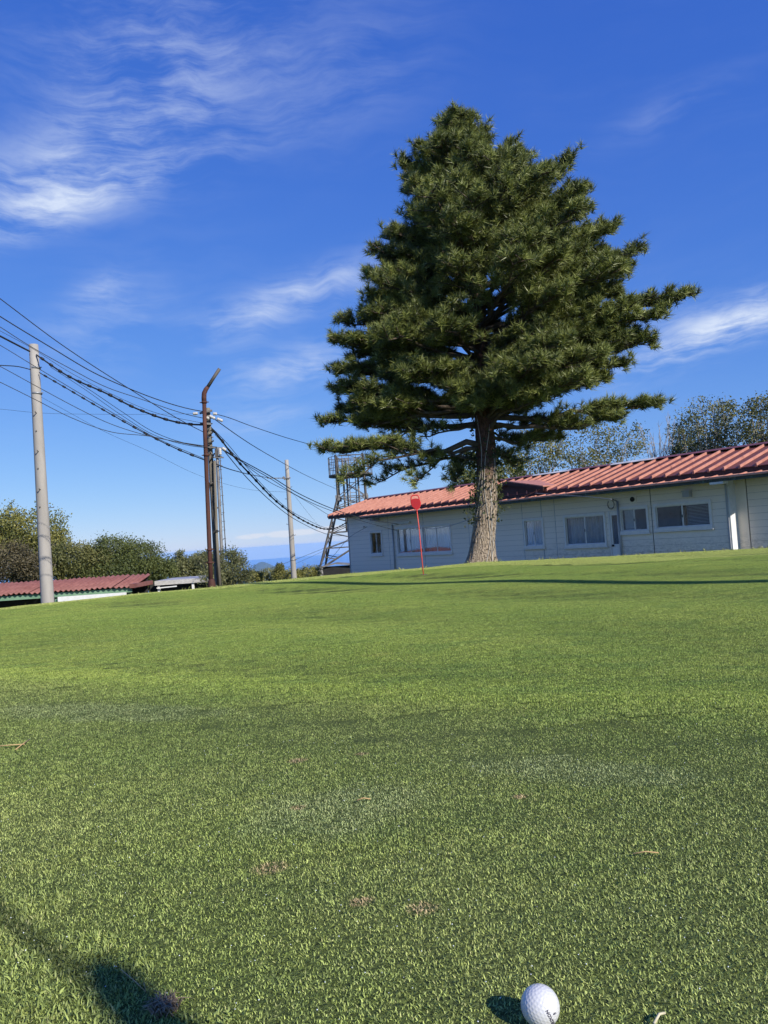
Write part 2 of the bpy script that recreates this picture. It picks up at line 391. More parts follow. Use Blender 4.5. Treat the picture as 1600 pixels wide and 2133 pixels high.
house = thing('clubhouse', 'long low clubhouse with cream siding and a red ribbed metal roof', 'building',
              (HA[0], HA[1], HG), math.atan2(HT[1], HT[0]))
ZG = -HG                                  # local z = z + ZG
WOFF = .40
S_END = 20.95
OPEN = [(2.64, 3.50, -.12, .91), (4.54, 7.91, -.16, .97), (11.67, 12.54, -.09, .89), (13.45, 15.06, -.12, .90),
        (15.23, 15.57, -1.1, .90), (15.62, 16.60, .23, 1.01), (16.82, 18.59, .26, 1.01)]
JOINT = [1.02, 3.98, 6.29, 8.91, 11.62, 13.07, 16.72, 19.10]
Z_TOP = 1.56
course = .187
def boards(s_lo, s_hi, zs_top, front, thick=.022):
    z = -1.12
    while z < zs_top - .03:
        z1 = min(z + course, zs_top)
        zc = sorted({z + .0, z1 - .005} | {v for o in OPEN for v in (o[2], o[3]) if z < v < z1 - .005 and o[1] > s_lo and o[0] < s_hi})
        for a, b_ in zip(zc[:-1], zc[1:]):
            mid = (a + b_) / 2; cuts = [(s_lo, s_hi)]
            for o in OPEN:
                if o[2] < mid < o[3]:
                    nxt = []
                    for u0, u1 in cuts:
                        if o[1] <= u0 or o[0] >= u1: nxt.append((u0, u1))
                        else:
                            if o[0] > u0 + .01: nxt.append((u0, o[0]))
                            if o[1] < u1 - .01: nxt.append((o[1], u1))
                    cuts = nxt
            for u0, u1 in cuts:
                lean = .006; bb = B()
                bb.add([(u0, front - lean, a + ZG), (u1, front - lean, a + ZG), (u1, front + thick, a + ZG), (u0, front + thick, a + ZG),
                        (u0, front, b_ + ZG), (u1, front, b_ + ZG), (u1, front + thick, b_ + ZG), (u0, front + thick, b_ + ZG)],
                       [(0, 3, 2, 1), (4, 5, 6, 7), (0, 1, 5, 4), (1, 2, 6, 5), (2, 3, 7, 6), (3, 0, 4, 7)])
                bb.build('siding_board', m_side, house)
        z = z1
for a, b_ in zip(JOINT[:-1], JOINT[1:]):
    top = 1.70 if b_ < 4 else Z_TOP
    boards(a + .012, b_ - .012, top, WOFF)
boards(19.46, S_END, Z_TOP, WOFF + .36)
# backing sheet behind the boards, cut round the openings
bk = B(); xs = [1.03] + [v for o in OPEN for v in o[:2]] + [19.09]
for i in range(0, len(xs), 2): bk.box(xs[i], xs[i + 1], WOFF + .024, WOFF + .08, 0, 1.72 + ZG)
for o in OPEN:
    bk.box(o[0], o[1], WOFF + .024, WOFF + .08, o[3] + ZG, 1.72 + ZG)
    if o[2] > -1: bk.box(o[0], o[1], WOFF + .024, WOFF + .08, 0, o[2] + ZG)
bk.box(19.2, S_END, WOFF + .39, WOFF + .45, 0, 1.72 + ZG)
bk.build('wall_backing', m_back, house)
B().box(1.00, S_END, 4.60, 4.66, 0, 1.72 + ZG).build('rear_wall', m_side, house)
B().box(1.05, S_END - .05, 1.75, 1.80, .03, 1.70 + ZG).build('inner_wall', m_ply, house)
B().box(1.03, S_END - .02, WOFF + .09, 4.59, 1.705 + ZG, 1.73 + ZG).build('ceiling', m_ply, house)
B().box(1.0, S_END, WOFF + .5, 4.6, .0, .03).build('inner_floor', m_ply, house)
B().box(19.09, 19.13, WOFF - .004, WOFF + .40, 0, 1.60 + ZG).build('end_panel', m_white, house)
B().box(19.13, 19.43, WOFF + .355, WOFF + .40, 0, 1.60 + ZG).build('corner_panel', m_side, house)
B().box(19.04, 19.088, WOFF - .028, WOFF - .008, 0, 1.55 + ZG).build('corner_trim', m_grey_pipe, house)
B().box(19.05, 19.42, -.40, -.12, 1.40 + ZG, 1.47 + ZG).build('eave_bracket', m_white, house)
B().box(S_END, S_END + .06, WOFF + .36, 4.66, 0, 1.72 + ZG).build('end_wall', m_side, house)
# gable end wall (far end)
gm = B(); RO, RISE = 2.5, .725
RO_B = 5.0
prof = [(WOFF, 0), (4.66, 0), (4.66, 1.72 + ZG), (2.5, 1.79 + RISE - .06 + ZG), (WOFF, 1.83 + ZG)]
gm.add([(1.0, a, b_) for a, b_ in prof] + [(1.022, a, b_) for a, b_ in prof], [(0, 1, 2, 3, 4), (9, 8, 7, 6, 5)] + [(i, 5 + i, 5 + (i + 1) % 5, (i + 1) % 5) for i in range(5)])
gm.build('gable_wall', m_side, house)
B().box(.97, 1.035, WOFF - .02, WOFF + .02, 0, 1.75 + ZG).build('corner_trim', m_grey_pipe, house)
# joint battens
for j in (3.98, 6.29, 8.91, 11.62, 13.07, 16.72):
    B().box(j - .008, j + .008, WOFF - .004, WOFF + .01, 0, 1.5 + ZG).build('joint_strip', m_grey_pipe if j not in (16.72,) else m_dark, house)
B().box(12.49, 12.515, WOFF - .012, WOFF + .01, .91 + ZG, 1.5 + ZG).build('joint_strip', m_grey_pipe, house)
B().box(12.49, 12.515, WOFF - .012, WOFF + .01, 0, -.12 + ZG).build('joint_strip', m_grey_pipe, house)

# windows
def window(o, npane, kind):
    s0, s1, z0, z1 = o; z0 += ZG; z1 += ZG
    f = B(); fr = .055; y0, y1 = WOFF - .035, WOFF + .07
    f.box(s0 - .02, s1 + .02, y0 - .03, y1, z0 - .03, z0 + fr); f.box(s0 - .02, s1 + .02, y0, y1, z1 - fr, z1 + .02)
    f.box(s0 - .02, s0 + fr * .8, y0 + .002, y1, z0 + fr, z1 - fr); f.box(s1 - fr * .8, s1 + .02, y0 + .002, y1, z0 + fr, z1 - fr)
    win = f.build('window', m_alu, house)
    wd = (s1 - s0 - fr * 1.6) / npane; st = .03
    for k in range(npane):
        a = s0 + fr * .8 + wd * k; b_ = a + wd; yo = WOFF + (.0 if k % 2 else .025)
        sb = B()
        sb.box(a, a + st, yo, yo + .02, z0 + fr, z1 - fr); sb.box(b_ - st, b_, yo, yo + .02, z0 + fr, z1 - fr)
        sb.box(a + st, b_ - st, yo, yo + .02, z0 + fr, z0 + fr + st); sb.box(a + st, b_ - st, yo, yo + .02, z1 - fr - st, z1 - fr)
        sb.build('sash', m_alu, win)
        B().box(a + st, b_ - st, yo + .008, yo + .011, z0 + fr + st, z1 - fr - st).build('pane', m_glass, win)
    if npane > 1:
        mid = s0 + fr * .8 + wd
        B().box(mid - .012, mid + .012, WOFF - .012, WOFF - .001, (z0 + z1) / 2 - .05, (z0 + z1) / 2 + .03).build('latch', m_dark, win)
    B().box(s0 - .05, s1 + .05, WOFF - .07, WOFF - .03, z0 - .065, z0 - .032).build('sill', m_alu, win)
    if kind == 'curtain':
        segs = [(s0 + .12, s1 - .02)] if npane < 4 else [(s0 + .05, (s0 + s1) / 2 - .12), ((s0 + s1) / 2 + .06, s1 - .05)]
        if npane == 2 and s1 - s0 < 1: segs = [(s0 + .10, (s0 + s1) / 2 - .03), ((s0 + s1) / 2 + .02, s1 - .03)]
        for a, b_ in segs:
            n = int((b_ - a) * 60); u = np.linspace(a, b_, n); ph = rng.uniform(0, 6)
            y = WOFF + .17 + .030 * np.sin(u * 42 + 1.5 * np.sin(u * 5 + ph)) + .012 * np.sin(u * 17 + ph)
            zt, zb = z1 - .06, z0 + .05
            rows = np.linspace(zb, zt, 6); Vv = []; 
            for r_i, zz in enumerate(rows):
                k = 1 - .35 * r_i / 5
                Vv.append(np.column_stack([u, WOFF + .17 + (y - WOFF - .17) * k, np.full(n, zz)]))
            ii = np.arange(6 * n).reshape(6, n)
            link('curtain', mesh_np('curtain', np.vstack(Vv), np.stack([ii[:-1, :-1], ii[:-1, 1:], ii[1:, 1:], ii[1:, :-1]], -1).reshape(-1, 4), True), m_curt, win)
    elif kind == 'blind':
        for k in range(14):
            zz = z0 + .12 + (z1 - z0 - .2) * k / 13
            B().box(s0 + .08, (s0 + s1) / 2 - .03, WOFF + .12, WOFF + .14, zz, zz + (z1 - z0) / 17).build('blind_slat', m_blind, win)
        B().box(s0 + .1, s0 + .5, WOFF + .1, WOFF + .3, z0 + .05, z0 + .1).build('shelf', m_white, win)
    else:
        for k in range(16):
            zz = z0 + .08 + (z1 - z0 - .14) * k / 15
            B().box((s0 + s1) / 2 + .05, s1 - .06, WOFF + .16, WOFF + .175, zz, zz + .016).build('blind_slat', m_grey_pipe, win)
        B().box(s0 + .3, s0 + .46, WOFF + .9, WOFF + 1.0, z0 - .2, z1 - .1).build('inner_post', m_blind, win)
    return win
window(OPEN[0], 2, 'curtain'); window(OPEN[1], 4, 'curtain'); window(OPEN[2], 2, 'curtain'); window(OPEN[3], 2, 'curtain')
window(OPEN[5], 2, 'blind'); window(OPEN[6], 2, 'dark')
# narrow door
s0, s1, z0, z1 = OPEN[4]; z0 += ZG; z1 += ZG
d = B(); d.box(s0, s1, WOFF + .005, WOFF + .05, z0, z0 + 1.0); d.box(s0, s0 + .07, WOFF + .005, WOFF + .05, z0 + 1.0, z1 - .1); d.box(s1 - .07, s1, WOFF + .005, WOFF + .05, z0 + 1.0, z1 - .1)
d.box(s0, s1, WOFF + .005, WOFF + .05, z1 - .1, z1)
dr = d.build('door', m_alu, house)
B().box(s0 + .07, s1 - .07, WOFF + .02, WOFF + .03, z0 + 1.0, z1 - .1).build('door_pane', m_glass, dr)
B().box(s0 + .03, s0 + .09, WOFF - .03, WOFF + .004, z0 + .93, z0 + .99).build('door_handle', m_dark, dr)
dfm = B(); dfm.box(s0 - .035, s0 - .001, WOFF - .02, WOFF + .06, 0, z1 + .03); dfm.box(s1 + .001, s1 + .035, WOFF - .02, WOFF + .06, 0, z1 + .03); dfm.box(s0, s1, WOFF - .02, WOFF + .06, z1 + .001, z1 + .03)
dfm.build('door_frame', m_alu, dr)

# main roof: pans and ribs one by one
SL = RISE / RO
def roofz(off): return 1.79 + SL * off
pitch = .437
nrib = int((S_END + .6) / pitch)
pan = B(); pan.add([(0, 0, 0), (pitch - .05, 0, 0), (pitch - .05, RO, RISE), (0, RO, RISE), (0, 0, -.02), (pitch - .05, 0, -.02), (pitch - .05, RO, RISE - .02), (0, RO, RISE - .02)],
                   [(0, 1, 2, 3), (7, 6, 5, 4), (0, 4, 5, 1), (1, 5, 6, 2), (2, 6, 7, 3), (3, 7, 4, 0)])
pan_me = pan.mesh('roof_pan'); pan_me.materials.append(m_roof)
rb = B(); rb.add([(0, -.015, -.03), (.07, -.015, -.03), (.056, -.015, .068), (.020, -.015, .068), (0, RO, RISE - .03), (.07, RO, RISE - .03), (.056, RO, RISE + .068), (.020, RO, RISE + .068)],
                 [(0, 1, 2, 3), (7, 6, 5, 4), (0, 4, 5, 1), (1, 5, 6, 2), (2, 6, 7, 3), (3, 7, 4, 0)])
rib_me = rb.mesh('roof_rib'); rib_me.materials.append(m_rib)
for k in range(nrib):
    o = link('roof_pan', pan_me, None, house); o.location = (k * pitch + .05, 0, 1.79 + ZG + random.uniform(-.003, .003))
    o = link('roof_rib', rib_me, None, house); o.location = (k * pitch, random.uniform(-.01, .01), 1.79 + ZG)
RW = nrib * pitch
bk = B(); bk.add([(0, RO + .001, 1.79 + RISE + ZG), (RW, RO + .001, 1.79 + RISE + ZG), (RW, RO + RO_B * .52, 1.75 + ZG), (0, RO + RO_B * .52, 1.75 + ZG)], [(0, 1, 2, 3)])
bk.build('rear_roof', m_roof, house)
sof = B(); sof.add([(.02, .03, 1.745 + ZG), (RW - .02, .03, 1.745 + ZG), (RW - .02, RO, 1.745 + RISE + ZG), (.02, RO, 1.745 + RISE + ZG)], [(0, 3, 2, 1)])
sof.build('roof_soffit', m_eave, house)
B().box(.0, RW, .012, .04, 1.64 + ZG, 1.765 + ZG).build('fascia', m_eave, house)
fl = B(); fl.add([(-.02, -.02, 1.70 + ZG), (.03, -.02, 1.70 + ZG), (.03, RO, 1.70 + RISE + ZG), (-.02, RO, 1.70 + RISE + ZG), (-.02, -.02, 1.80 + ZG), (.03, -.02, 1.80 + ZG), (.03, RO, 1.80 + RISE + ZG), (-.02, RO, 1.80 + RISE + ZG)],
                 [(0, 3, 2, 1), (4, 5, 6, 7), (0, 1, 5, 4), (1, 2, 6, 5), (2, 3, 7, 6), (3, 0, 4, 7)])
fl.build('verge_board', m_ridge, house)
k = 0; s_ = 0.0
while s_ < RW:
    L = 1.75
    rc = B(); x0, x1 = s_ + .01, min(s_ + L, RW); zt = 1.79 + RISE + ZG
    rc.add([(x0, RO - .20, zt + .018), (x1, RO - .20, zt + .018), (x1, RO, zt + .085), (x0, RO, zt + .085), (x0, RO + .16, zt), (x1, RO + .16, zt)], [(0, 1, 2, 3), (3, 2, 5, 4), (0, 3, 4), (1, 5, 2), (0, 4, 5, 1)])
    rc.build('ridge_cap', m_ridge_w if k in (6, 8) else m_ridge, house); k += 1; s_ += L

# narrow pent roof above the windows
P0, P1, PZ0, PZ1 = -.42, .36, 1.572, 1.70
pw = .4
m_pent = M('sunlit_pent_paint', (.55, .27, .19), (.64, .34, .25), scale=4, rough=.6, spec=.3, c3=(.42, .19, .135), s3=5, lo3=.58, hi3=.72)  # pent red brightened: its sunlight is put into the paint
pp = B(); pp.add([(0, P0, PZ0), (pw - .03, P0, PZ0), (pw - .03, P1, PZ1), (0, P1, PZ1), (0, P0, PZ0 - .015), (pw - .03, P0, PZ0 - .015), (pw - .03, P1, PZ1 - .015), (0, P1, PZ1 - .015)],
                 [(0, 1, 2, 3), (7, 6, 5, 4), (0, 4, 5, 1), (1, 5, 6, 2), (2, 6, 7, 3), (3, 7, 4, 0)])
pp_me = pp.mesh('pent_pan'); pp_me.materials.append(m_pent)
pr_ = B(); pr_.add([(-.02, P0 - .01, PZ0 - .02), (.07, P0 - .01, PZ0 - .02), (.045, P0 - .01, PZ0 + .028), (.005, P0 - .01, PZ0 + .028), (-.02, P1, PZ1 - .02), (.07, P1, PZ1 - .02), (.045, P1, PZ1 + .028), (.005, P1, PZ1 + .028)],
                   [(0, 1, 2, 3), (7, 6, 5, 4), (0, 4, 5, 1), (1, 5, 6, 2), (2, 6, 7, 3), (3, 7, 4, 0)])
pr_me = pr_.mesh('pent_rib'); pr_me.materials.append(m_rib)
s_ = 3.05
while s_ < S_END:
    o = link('pent_pan', pp_me, None, house); o.location = (s_ + .03, 0, ZG)
    o = link('pent_rib', pr_me, None, house); o.location = (s_, 0, ZG); s_ += pw
B().box(3.04, S_END, P0 - .024, P0 - .012, PZ0 - .03 + ZG, PZ0 + .022 + ZG).build('drip_edge', m_pent, house)
for a, b_ in ((3.07, 8.9), (8.92, 13.0), (13.02, 19.0), (19.02, S_END)):
    B().box(a, b_, P0 + .02, P0 + .05, 1.460, 1.460 + .085).build('pent_fascia', m_fascia, house).location = (0, 0, ZG)
B().box(3.05, S_END, P0 + .052, WOFF + .03, 1.535 + ZG, 1.548 + ZG).build('pent_soffit', m_eave, house)
B().box(3.05, S_END, .30, .36, 1.57 + ZG, 1.70 + ZG).build('pent_backboard', m_eave, house)

# small cross gable over the old doorway
gp, gz_, gw = 11.48, 2.24, 1.62
gd = B(); back = (gz_ - 1.79) / SL
lo_z = 1.92
for sgn, nm in ((-1, 'gable_slope'), (1, 'gable_slope')):
    b2 = B(); e = gp + sgn * gw; eb = (lo_z - 1.79) / SL
    v = [(gp, -.12, gz_), (e, -.12, lo_z), (e, eb + .25, lo_z + .02), (gp, back + .2, gz_ + .02)]
    v2 = [(a, b_, c - .035) for a, b_, c in v]
    f = [(0, 1, 2, 3), (7, 6, 5, 4)] + [(i, 4 + i, 4 + (i + 1) % 4, (i + 1) % 4) for i in range(4)]
    b2.add([(a, b_, c + ZG + .03) for a, b_, c in v + v2], f); b2.build(nm, m_rib, house)
    bb = B(); bb.bar((gp, -.105, gz_ - .06 + ZG), (e, -.105, lo_z - .06 + ZG), .03, .10); bb.build('barge_board', m_eave, house)
tm = B(); tm.add([(gp - gw + .1, .0, 1.70 + ZG), (gp + gw - .1, .0, 1.70 + ZG), (gp + gw - .1, .0, lo_z - .04 + ZG), (gp, .0, gz_ - .04 + ZG), (gp - gw + .1, .0, lo_z - .04 + ZG)], [(0, 1, 2, 3, 4)])
tm.build('gable_face', m_eave, house)
sg = B(); sg.bar((12.2, -.2, 1.62 + ZG), (13.0, -.1, 1.86 + ZG), .02); sg.bar((13.0, -.1, 1.86 + ZG), (13.05, .2, 1.92 + ZG), .02); sg.bar((12.2, -.24, 1.56 + ZG), (12.22, -.2, 1.66 + ZG), .03); sg.bar((12.22, -.22, 1.57 + ZG), (12.4, -.2, 1.60 + ZG), .02)
sg.build('loose_bracket', M('rusty_bracket', (.22, .10, .05), (.14, .07, .04), rough=.8), house)
# fittings on the wall
pb = B(); pb.tube([(4.33, WOFF - .05, 0.05), (4.33, WOFF - .05, 1.13 + ZG)], .03, 8); pb.build('downpipe', m_grey_pipe, house)
lt = B(); lt.box(4.36, 5.52, WOFF - .10, WOFF - .03, 1.155 + ZG, 1.205 + ZG); lt.box(4.40, 5.48, WOFF - .085, WOFF - .045, 1.12 + ZG, 1.153 + ZG); lt.build('strip_light', m_white, house)
fb = B(); fb.box(3.08, 3.42, .12, WOFF - .01, 1.36 + ZG, 1.52 + ZG); fb.box(3.11, 3.39, .10, .118, 1.38 + ZG, 1.50 + ZG); fb.build('eave_lamp', m_grey_pipe, house)
pb = B(); pb.tube([(15.595, WOFF - .05, 0.05), (15.595, WOFF - .05, 1.22 + ZG)], .032, 8); pb.build('conduit', m_grey_pipe, house)
cl = B()
for q_ in range(2): cl.tube([(15.35 + .12 * math.sin(a), WOFF - .04 - .01 * q_, 1.14 + ZG + (.12 + .03 * q_) * math.cos(a)) for a in np.linspace(.3, 5.6, 16)], .007, 5)
cl.tube([(15.40, WOFF - .05, 1.30 + ZG), (15.55, WOFF - .05, 1.24 + ZG), (15.6, WOFF - .05, 1.15 + ZG)], .012, 5)
cl.build('cable_loop', m_dark, house)
ex = B(); ex.box(16.0, 16.24, WOFF - .025, WOFF - .008, 1.12 + ZG, 1.35 + ZG); fan = ex.build('vent_plate', m_side, house)
ex = B(); ex.tube([(16.12, WOFF - .05, 1.235 + ZG), (16.12, WOFF - .02, 1.235 + ZG)], .075, 14); ex.build('vent_hole', m_dark, fan)
ex = B(); ex.box(17.84, 18.06, WOFF - .14, WOFF - .01, 1.15 + ZG, 1.31 + ZG); ex.box(17.82, 18.08, WOFF - .16, WOFF - .01, 1.31 + ZG, 1.335 + ZG); ex.build('vent_hood', m_grey_pipe, house)
st = B(); st.tube([on_l for on_l in ((2.30, WOFF - .03, 1.16 + ZG), (2.34, WOFF - .09, 1.14 + ZG))], .02, 6); st.build('wire_hook', m_dark, house)

# ------------------------------------------------------------------ poles
m_conc = M('pale_concrete', (.30, .285, .26), (.36, .34, .31), scale=3, rough=.85, bump=.15, bscale=60, c3=(.25, .235, .21), s3=1.3, lo3=.5, hi3=.75, stretch=(1, 1, .25))
m_conc2 = M('weathered_concrete', (.15, .135, .105), (.21, .19, .15), scale=4, rough=.9, bump=.3, bscale=70, c3=(.14, .125, .10), s3=2.0, lo3=.5, hi3=.72, stretch=(1, 1, .3))
m_rust = M('rusty_pipe', (.060, .023, .017), (.095, .037, .025), scale=5, rough=.8, bump=.2, bscale=50, c3=(.04, .02, .016), s3=3, lo3=.5, hi3=.7, stretch=(1, 1, .3))
m_steel = M('dull_steel', (.30, .31, .32), (.22, .225, .23), scale=8, rough=.5, metal=.4)
m_dsteel = M('dark_tower_steel', (.07, .065, .06), (.12, .11, .10), scale=3, rough=.7, metal=.2)
m_tsteel = M('pale_tower_steel', (.17, .165, .16), (.24, .235, .225), scale=3, rough=.6, metal=.2)
m_cable = M('black_cable', (.018, .018, .018), rough=.6)
m_cablew = M('grey_cable', (.30, .30, .30), rough=.6)
m_porc = M('white_porcelain', (.50, .49, .46), rough=.25, spec=.6)
def pole(name, label, base, top, r0, r1, mat, bolts=(), bands=(), bare=True):
    b0 = Vector([float(c) for c in base]); t0 = Vector([float(c) for c in top])
    zg = gz(b0.x, b0.y) - .3
    th = thing(name, label, 'utility pole', (b0.x, b0.y, zg))
    H = t0.z - zg
    bb = B(); n = 12
    bb.tube([(0 + (t0.x - b0.x) * k / n, (t0.y - b0.y) * k / n, H * k / n) for k in range(n + 1)], [r0 + (r1 - r0) * k / n for k in range(n + 1)], 20)
    bb.build('shaft', mat, th)
    for z, ang, ln in bolts:
        f = (z - zg) / H; rr_ = r0 + (r1 - r0) * f; dx, dy = math.cos(ang), math.sin(ang)
        b = B(); b.tube([(dx * (rr_ - .01), dy * (rr_ - .01), z - zg), (dx * (rr_ + ln), dy * (rr_ + ln), z - zg), (dx * (rr_ + ln), dy * (rr_ + ln), z - zg + .03)], .011, 6)
        b.build('step_bolt', m_dsteel, th)
    for z in bands:
        f = (z - zg) / H; rr_ = r0 + (r1 - r0) * f
        b = B(); b.tube([(0, 0, z - zg - .025), (0, 0, z - zg + .025)], rr_ + .008, 20); b.tube([(rr_, -.03, z - zg), (rr_ + .06, -.05, z - zg)], .014, 6)
        b.build('steel_band', m_steel, th)
    return th, zg
P1B, P1T = at(100, 1258, 20), at(70, 718, 20)
zb = [at(80, y, 20)[2] for y in (862, 900, 942, 978, 1021, 1058, 1098, 1136, 1175)]
bolts = []
for i, z in enumerate(zb[:6]): bolts.append((z, -math.pi / 2 + (.15 if i % 2 == 0 else 0), .10 if i % 2 == 0 else .02))
for i, z in enumerate([at(110, 1057, 20)[2], at(110, 1098, 20)[2], at(110, 1135, 20)[2], at(110, 1178, 20)[2]]): bolts.append((z, 0.1 if i % 2 == 0 else math.pi - .1, .13))
p1, _ = pole('utility_pole', 'tall pale concrete pole rising in front of the red carport roof', P1B, P1T, .185, .115, m_conc, bolts, [at(70, 767, 20)[2], at(74, 820, 20)[2]])
P2Y = 17.5; K2 = P2Y / 24.0                  # clear of the pine's shadow
P2B, P2T = at(454, 1221, P2Y), at(433, 850, P2Y)
zb = [at(440, y, P2Y)[2] for y in (895, 920, 945, 962, 1008, 1060, 1110, 1150)]
p2, zg2 = pole('utility_pole', 'weathered brown concrete pole wrapped with cables beside the rusty pipe', P2B, P2T, .084, .050, m_conc2,
               [(z, (-1.2, -.6)[i % 2], .08) for i, z in enumerate(zb)], [at(430, y, P2Y)[2] for y in (858, 872, 884, 912, 935)])
# crossarm hardware, insulators and strapped cables of the brown pole
def loc2(x, y, Y=23.85): return Vector(at(x, y, Y * K2)) - Vector((P2B[0], P2B[1], zg2))
hb = B(); hb.bar(loc2(416, 861), loc2(442, 855), .04); hb.build('crossarm', m_tsteel, p2)
hb = B(); hb.bar(loc2(417, 882), loc2(440, 883), .045); hb.build('crossarm', m_tsteel, p2)
hb = B(); hb.bar(loc2(424, 931), loc2(466, 934), .035); hb.bar(loc2(452, 950), loc2(462, 951), .03); hb.build('crossarm', m_tsteel, p2)
for (x0, y0, x1, y1) in ((402, 862, 412, 861), (444, 862, 452, 862), (436, 866, 448, 872), (452, 872, 464, 877), (458, 934, 459, 948), (463, 933, 471, 938), (430, 870, 436, 872)):
    b = B(); a_, c_ = loc2(x0, y0, 23.75), loc2(x1, y1, 23.75); mm = a_.lerp(c_, .5)
    b.tube([a_, a_.lerp(c_, .2), a_.lerp(c_, .35), mm, a_.lerp(c_, .65), a_.lerp(c_, .8), c_], [.022, .04, .026, .042, .026, .04, .022], 10); b.build('insulator', m_porc, p2)
for k, (x0, y0, x1, y1) in enumerate(((434, 907, 444, 900), (434, 924, 445, 918), (438, 960, 447, 944), (436, 1012, 450, 1002))):
    b = B(); b.tube([loc2(x0, y0, 23.86), loc2((x0 + x1) / 2, (y0 + y1) / 2 + 1, 23.84), loc2(x1, y1, 23.88)], .016, 6); b.build('cable_strap', m_cable, p2)
b = B(); b.tube([loc2(447, 960, 23.86), loc2(449, 1040, 23.84), loc2(452, 1130, 23.82), loc2(458, 1221, 23.82)], .033, 8); b.build('riser_cover', m_conc2, p2)
b = B(); b.tube([loc2(436, 1005, 23.84), loc2(443, 1060, 23.82), loc2(449, 1100, 23.8), loc2(453, 1221, 23.8)], .012, 6); b.tube([loc2(447, 1104, 23.78), loc2(444, 1112, 23.78), loc2(452, 1104, 23.78), loc2(457, 1106, 23.78), loc2(446, 1110, 23.78)], .014, 6); b.build('riser_cable', m_cable, p2)
b = B(); b.box(-.03, .03, -.03, .03, -.09, .09); o = b.build('junction_box', m_dsteel, p2); o.location = loc2(451, 944, 23.8)
# rusty bent pipe
rp = thing('rusty_pipe', 'rusty flue pipe with a bent top strapped to the brown pole', 'pipe', (float(at(440, 1221, 23.6 * K2)[0]), 23.6 * K2, gz(at(440, 1221, 23.6 * K2)[0], 23.6 * K2) - .2))
def locr(x, y, Y=23.6): return Vector(at(x, y, Y * K2)) - rp.location
b = B(); b.tube([locr(440.5, 1235), locr(436, 1130), locr(431, 1000), locr(427, 900), locr(425.5, 838)], [.049, .049, .047, .045, .045], 14); b.build('lower_pipe', m_rust, rp)
b = B(); b.tube([locr(425.3, 839), locr(425, 828), locr(425.5, 819), locr(429, 811), locr(433, 806)], [.055, .055, .054, .050, .045], 14); b.build('elbow', m_rust, rp)
b = B(); b.tube([locr(432, 807.5), locr(445, 787), locr(457.5, 768)], [.040, .038, .040], 12); b.build('slanted_outlet', m_dsteel, rp)
for y_ in (1172, 1145, 948, 838):
    x_ = np.interp(y_, [838, 1235], [425.5, 440.5]); b = B(); c_ = locr(x_, y_); b.tube([c_ - Vector((0, 0, .025)), c_ + Vector((0, 0, .025))], .060, 14); b.bar(c_ + Vector((-.10, 0, 0)), c_ + Vector((.10, 0, 0)), .02); b.build('pipe_clamp', m_rust, rp)
c_ = locr(441, 1216); b = B(); b.tube([c_ - Vector((0, 0, .3)), c_ - Vector((0, 0, .02)), c_ + Vector((0, 0, .06)), c_ + Vector((0, 0, .11))], [.085, .085, .075, .05], 14); b.build('pipe_boot', m_rust, rp)
# pale pole with rungs behind
P4B, P4T = at(463, 1215, 34), at(452, 935, 34)
p4, zg4 = pole('utility_pole', 'pale grey steel pole with a rung ladder hidden behind the brown pole', P4B, P4T, .075, .065, m_tsteel, [(at(460, y, 34)[2], .2 if k % 2 else math.pi - .2, .12) for k, y in enumerate(range(955, 1200, 13))], [at(455, 952, 34)[2]])
def loc4(x, y, Y=33.9): return Vector(at(x, y, Y)) - Vector((P4B[0], P4B[1], zg4))
b = B(); b.tube([loc4(458, 948), loc4(464, 1040), loc4(470, 1140), loc4(474, 1212)], .022, 6); b.build('ladder_rail', m_dsteel, p4)
for y_ in range(960, 1150, 18):
    x_ = np.interp(y_, [948, 1212], [459, 474]); b = B(); b.bar(loc4(x_ - 4, y_), loc4(x_ + 2, y_), .02); b.build('rung', m_dsteel, p4)
b = B(); b.bar(loc4(447, 953), loc4(466, 953), .06); b.bar(loc4(448, 969), loc4(463, 970), .04); b.build('crossarm', m_tsteel, p4)
P3B, P3T = at(612.5, 1203, 30), at(597, 958, 30)
p3, zg3 = pole('utility_pole', 'slim pale concrete pole standing alone between the rusty pipe and the tower', P3B, P3T, .125, .075, m_conc,
               [(at(600, y, 30)[2], (0.1, math.pi - .1)[k % 2], .06) for k, y in enumerate((1015, 1039, 1068, 1092, 1116))], [at(598, 996, 30)[2], at(611, 1166, 30)[2]])
def loc3(x, y, Y=29.9): return Vector(at(x, y, Y)) - Vector((P3B[0], P3B[1], zg3))
b = B(); b.bar(loc3(557, 996), loc3(603, 996), .035); b.bar(loc3(590, 993), loc3(594, 999), .08); b.build('crossarm', m_tsteel, p3)
# pole standing beyond the frame; its long shadow crosses the green
p5, _ = pole('utility_pole', 'concrete pole whose long shadow lies across the green', (9.25, -1.0, 0), (9.25, -1.0, 10.7), .19, .12, m_conc, [], [9.2])

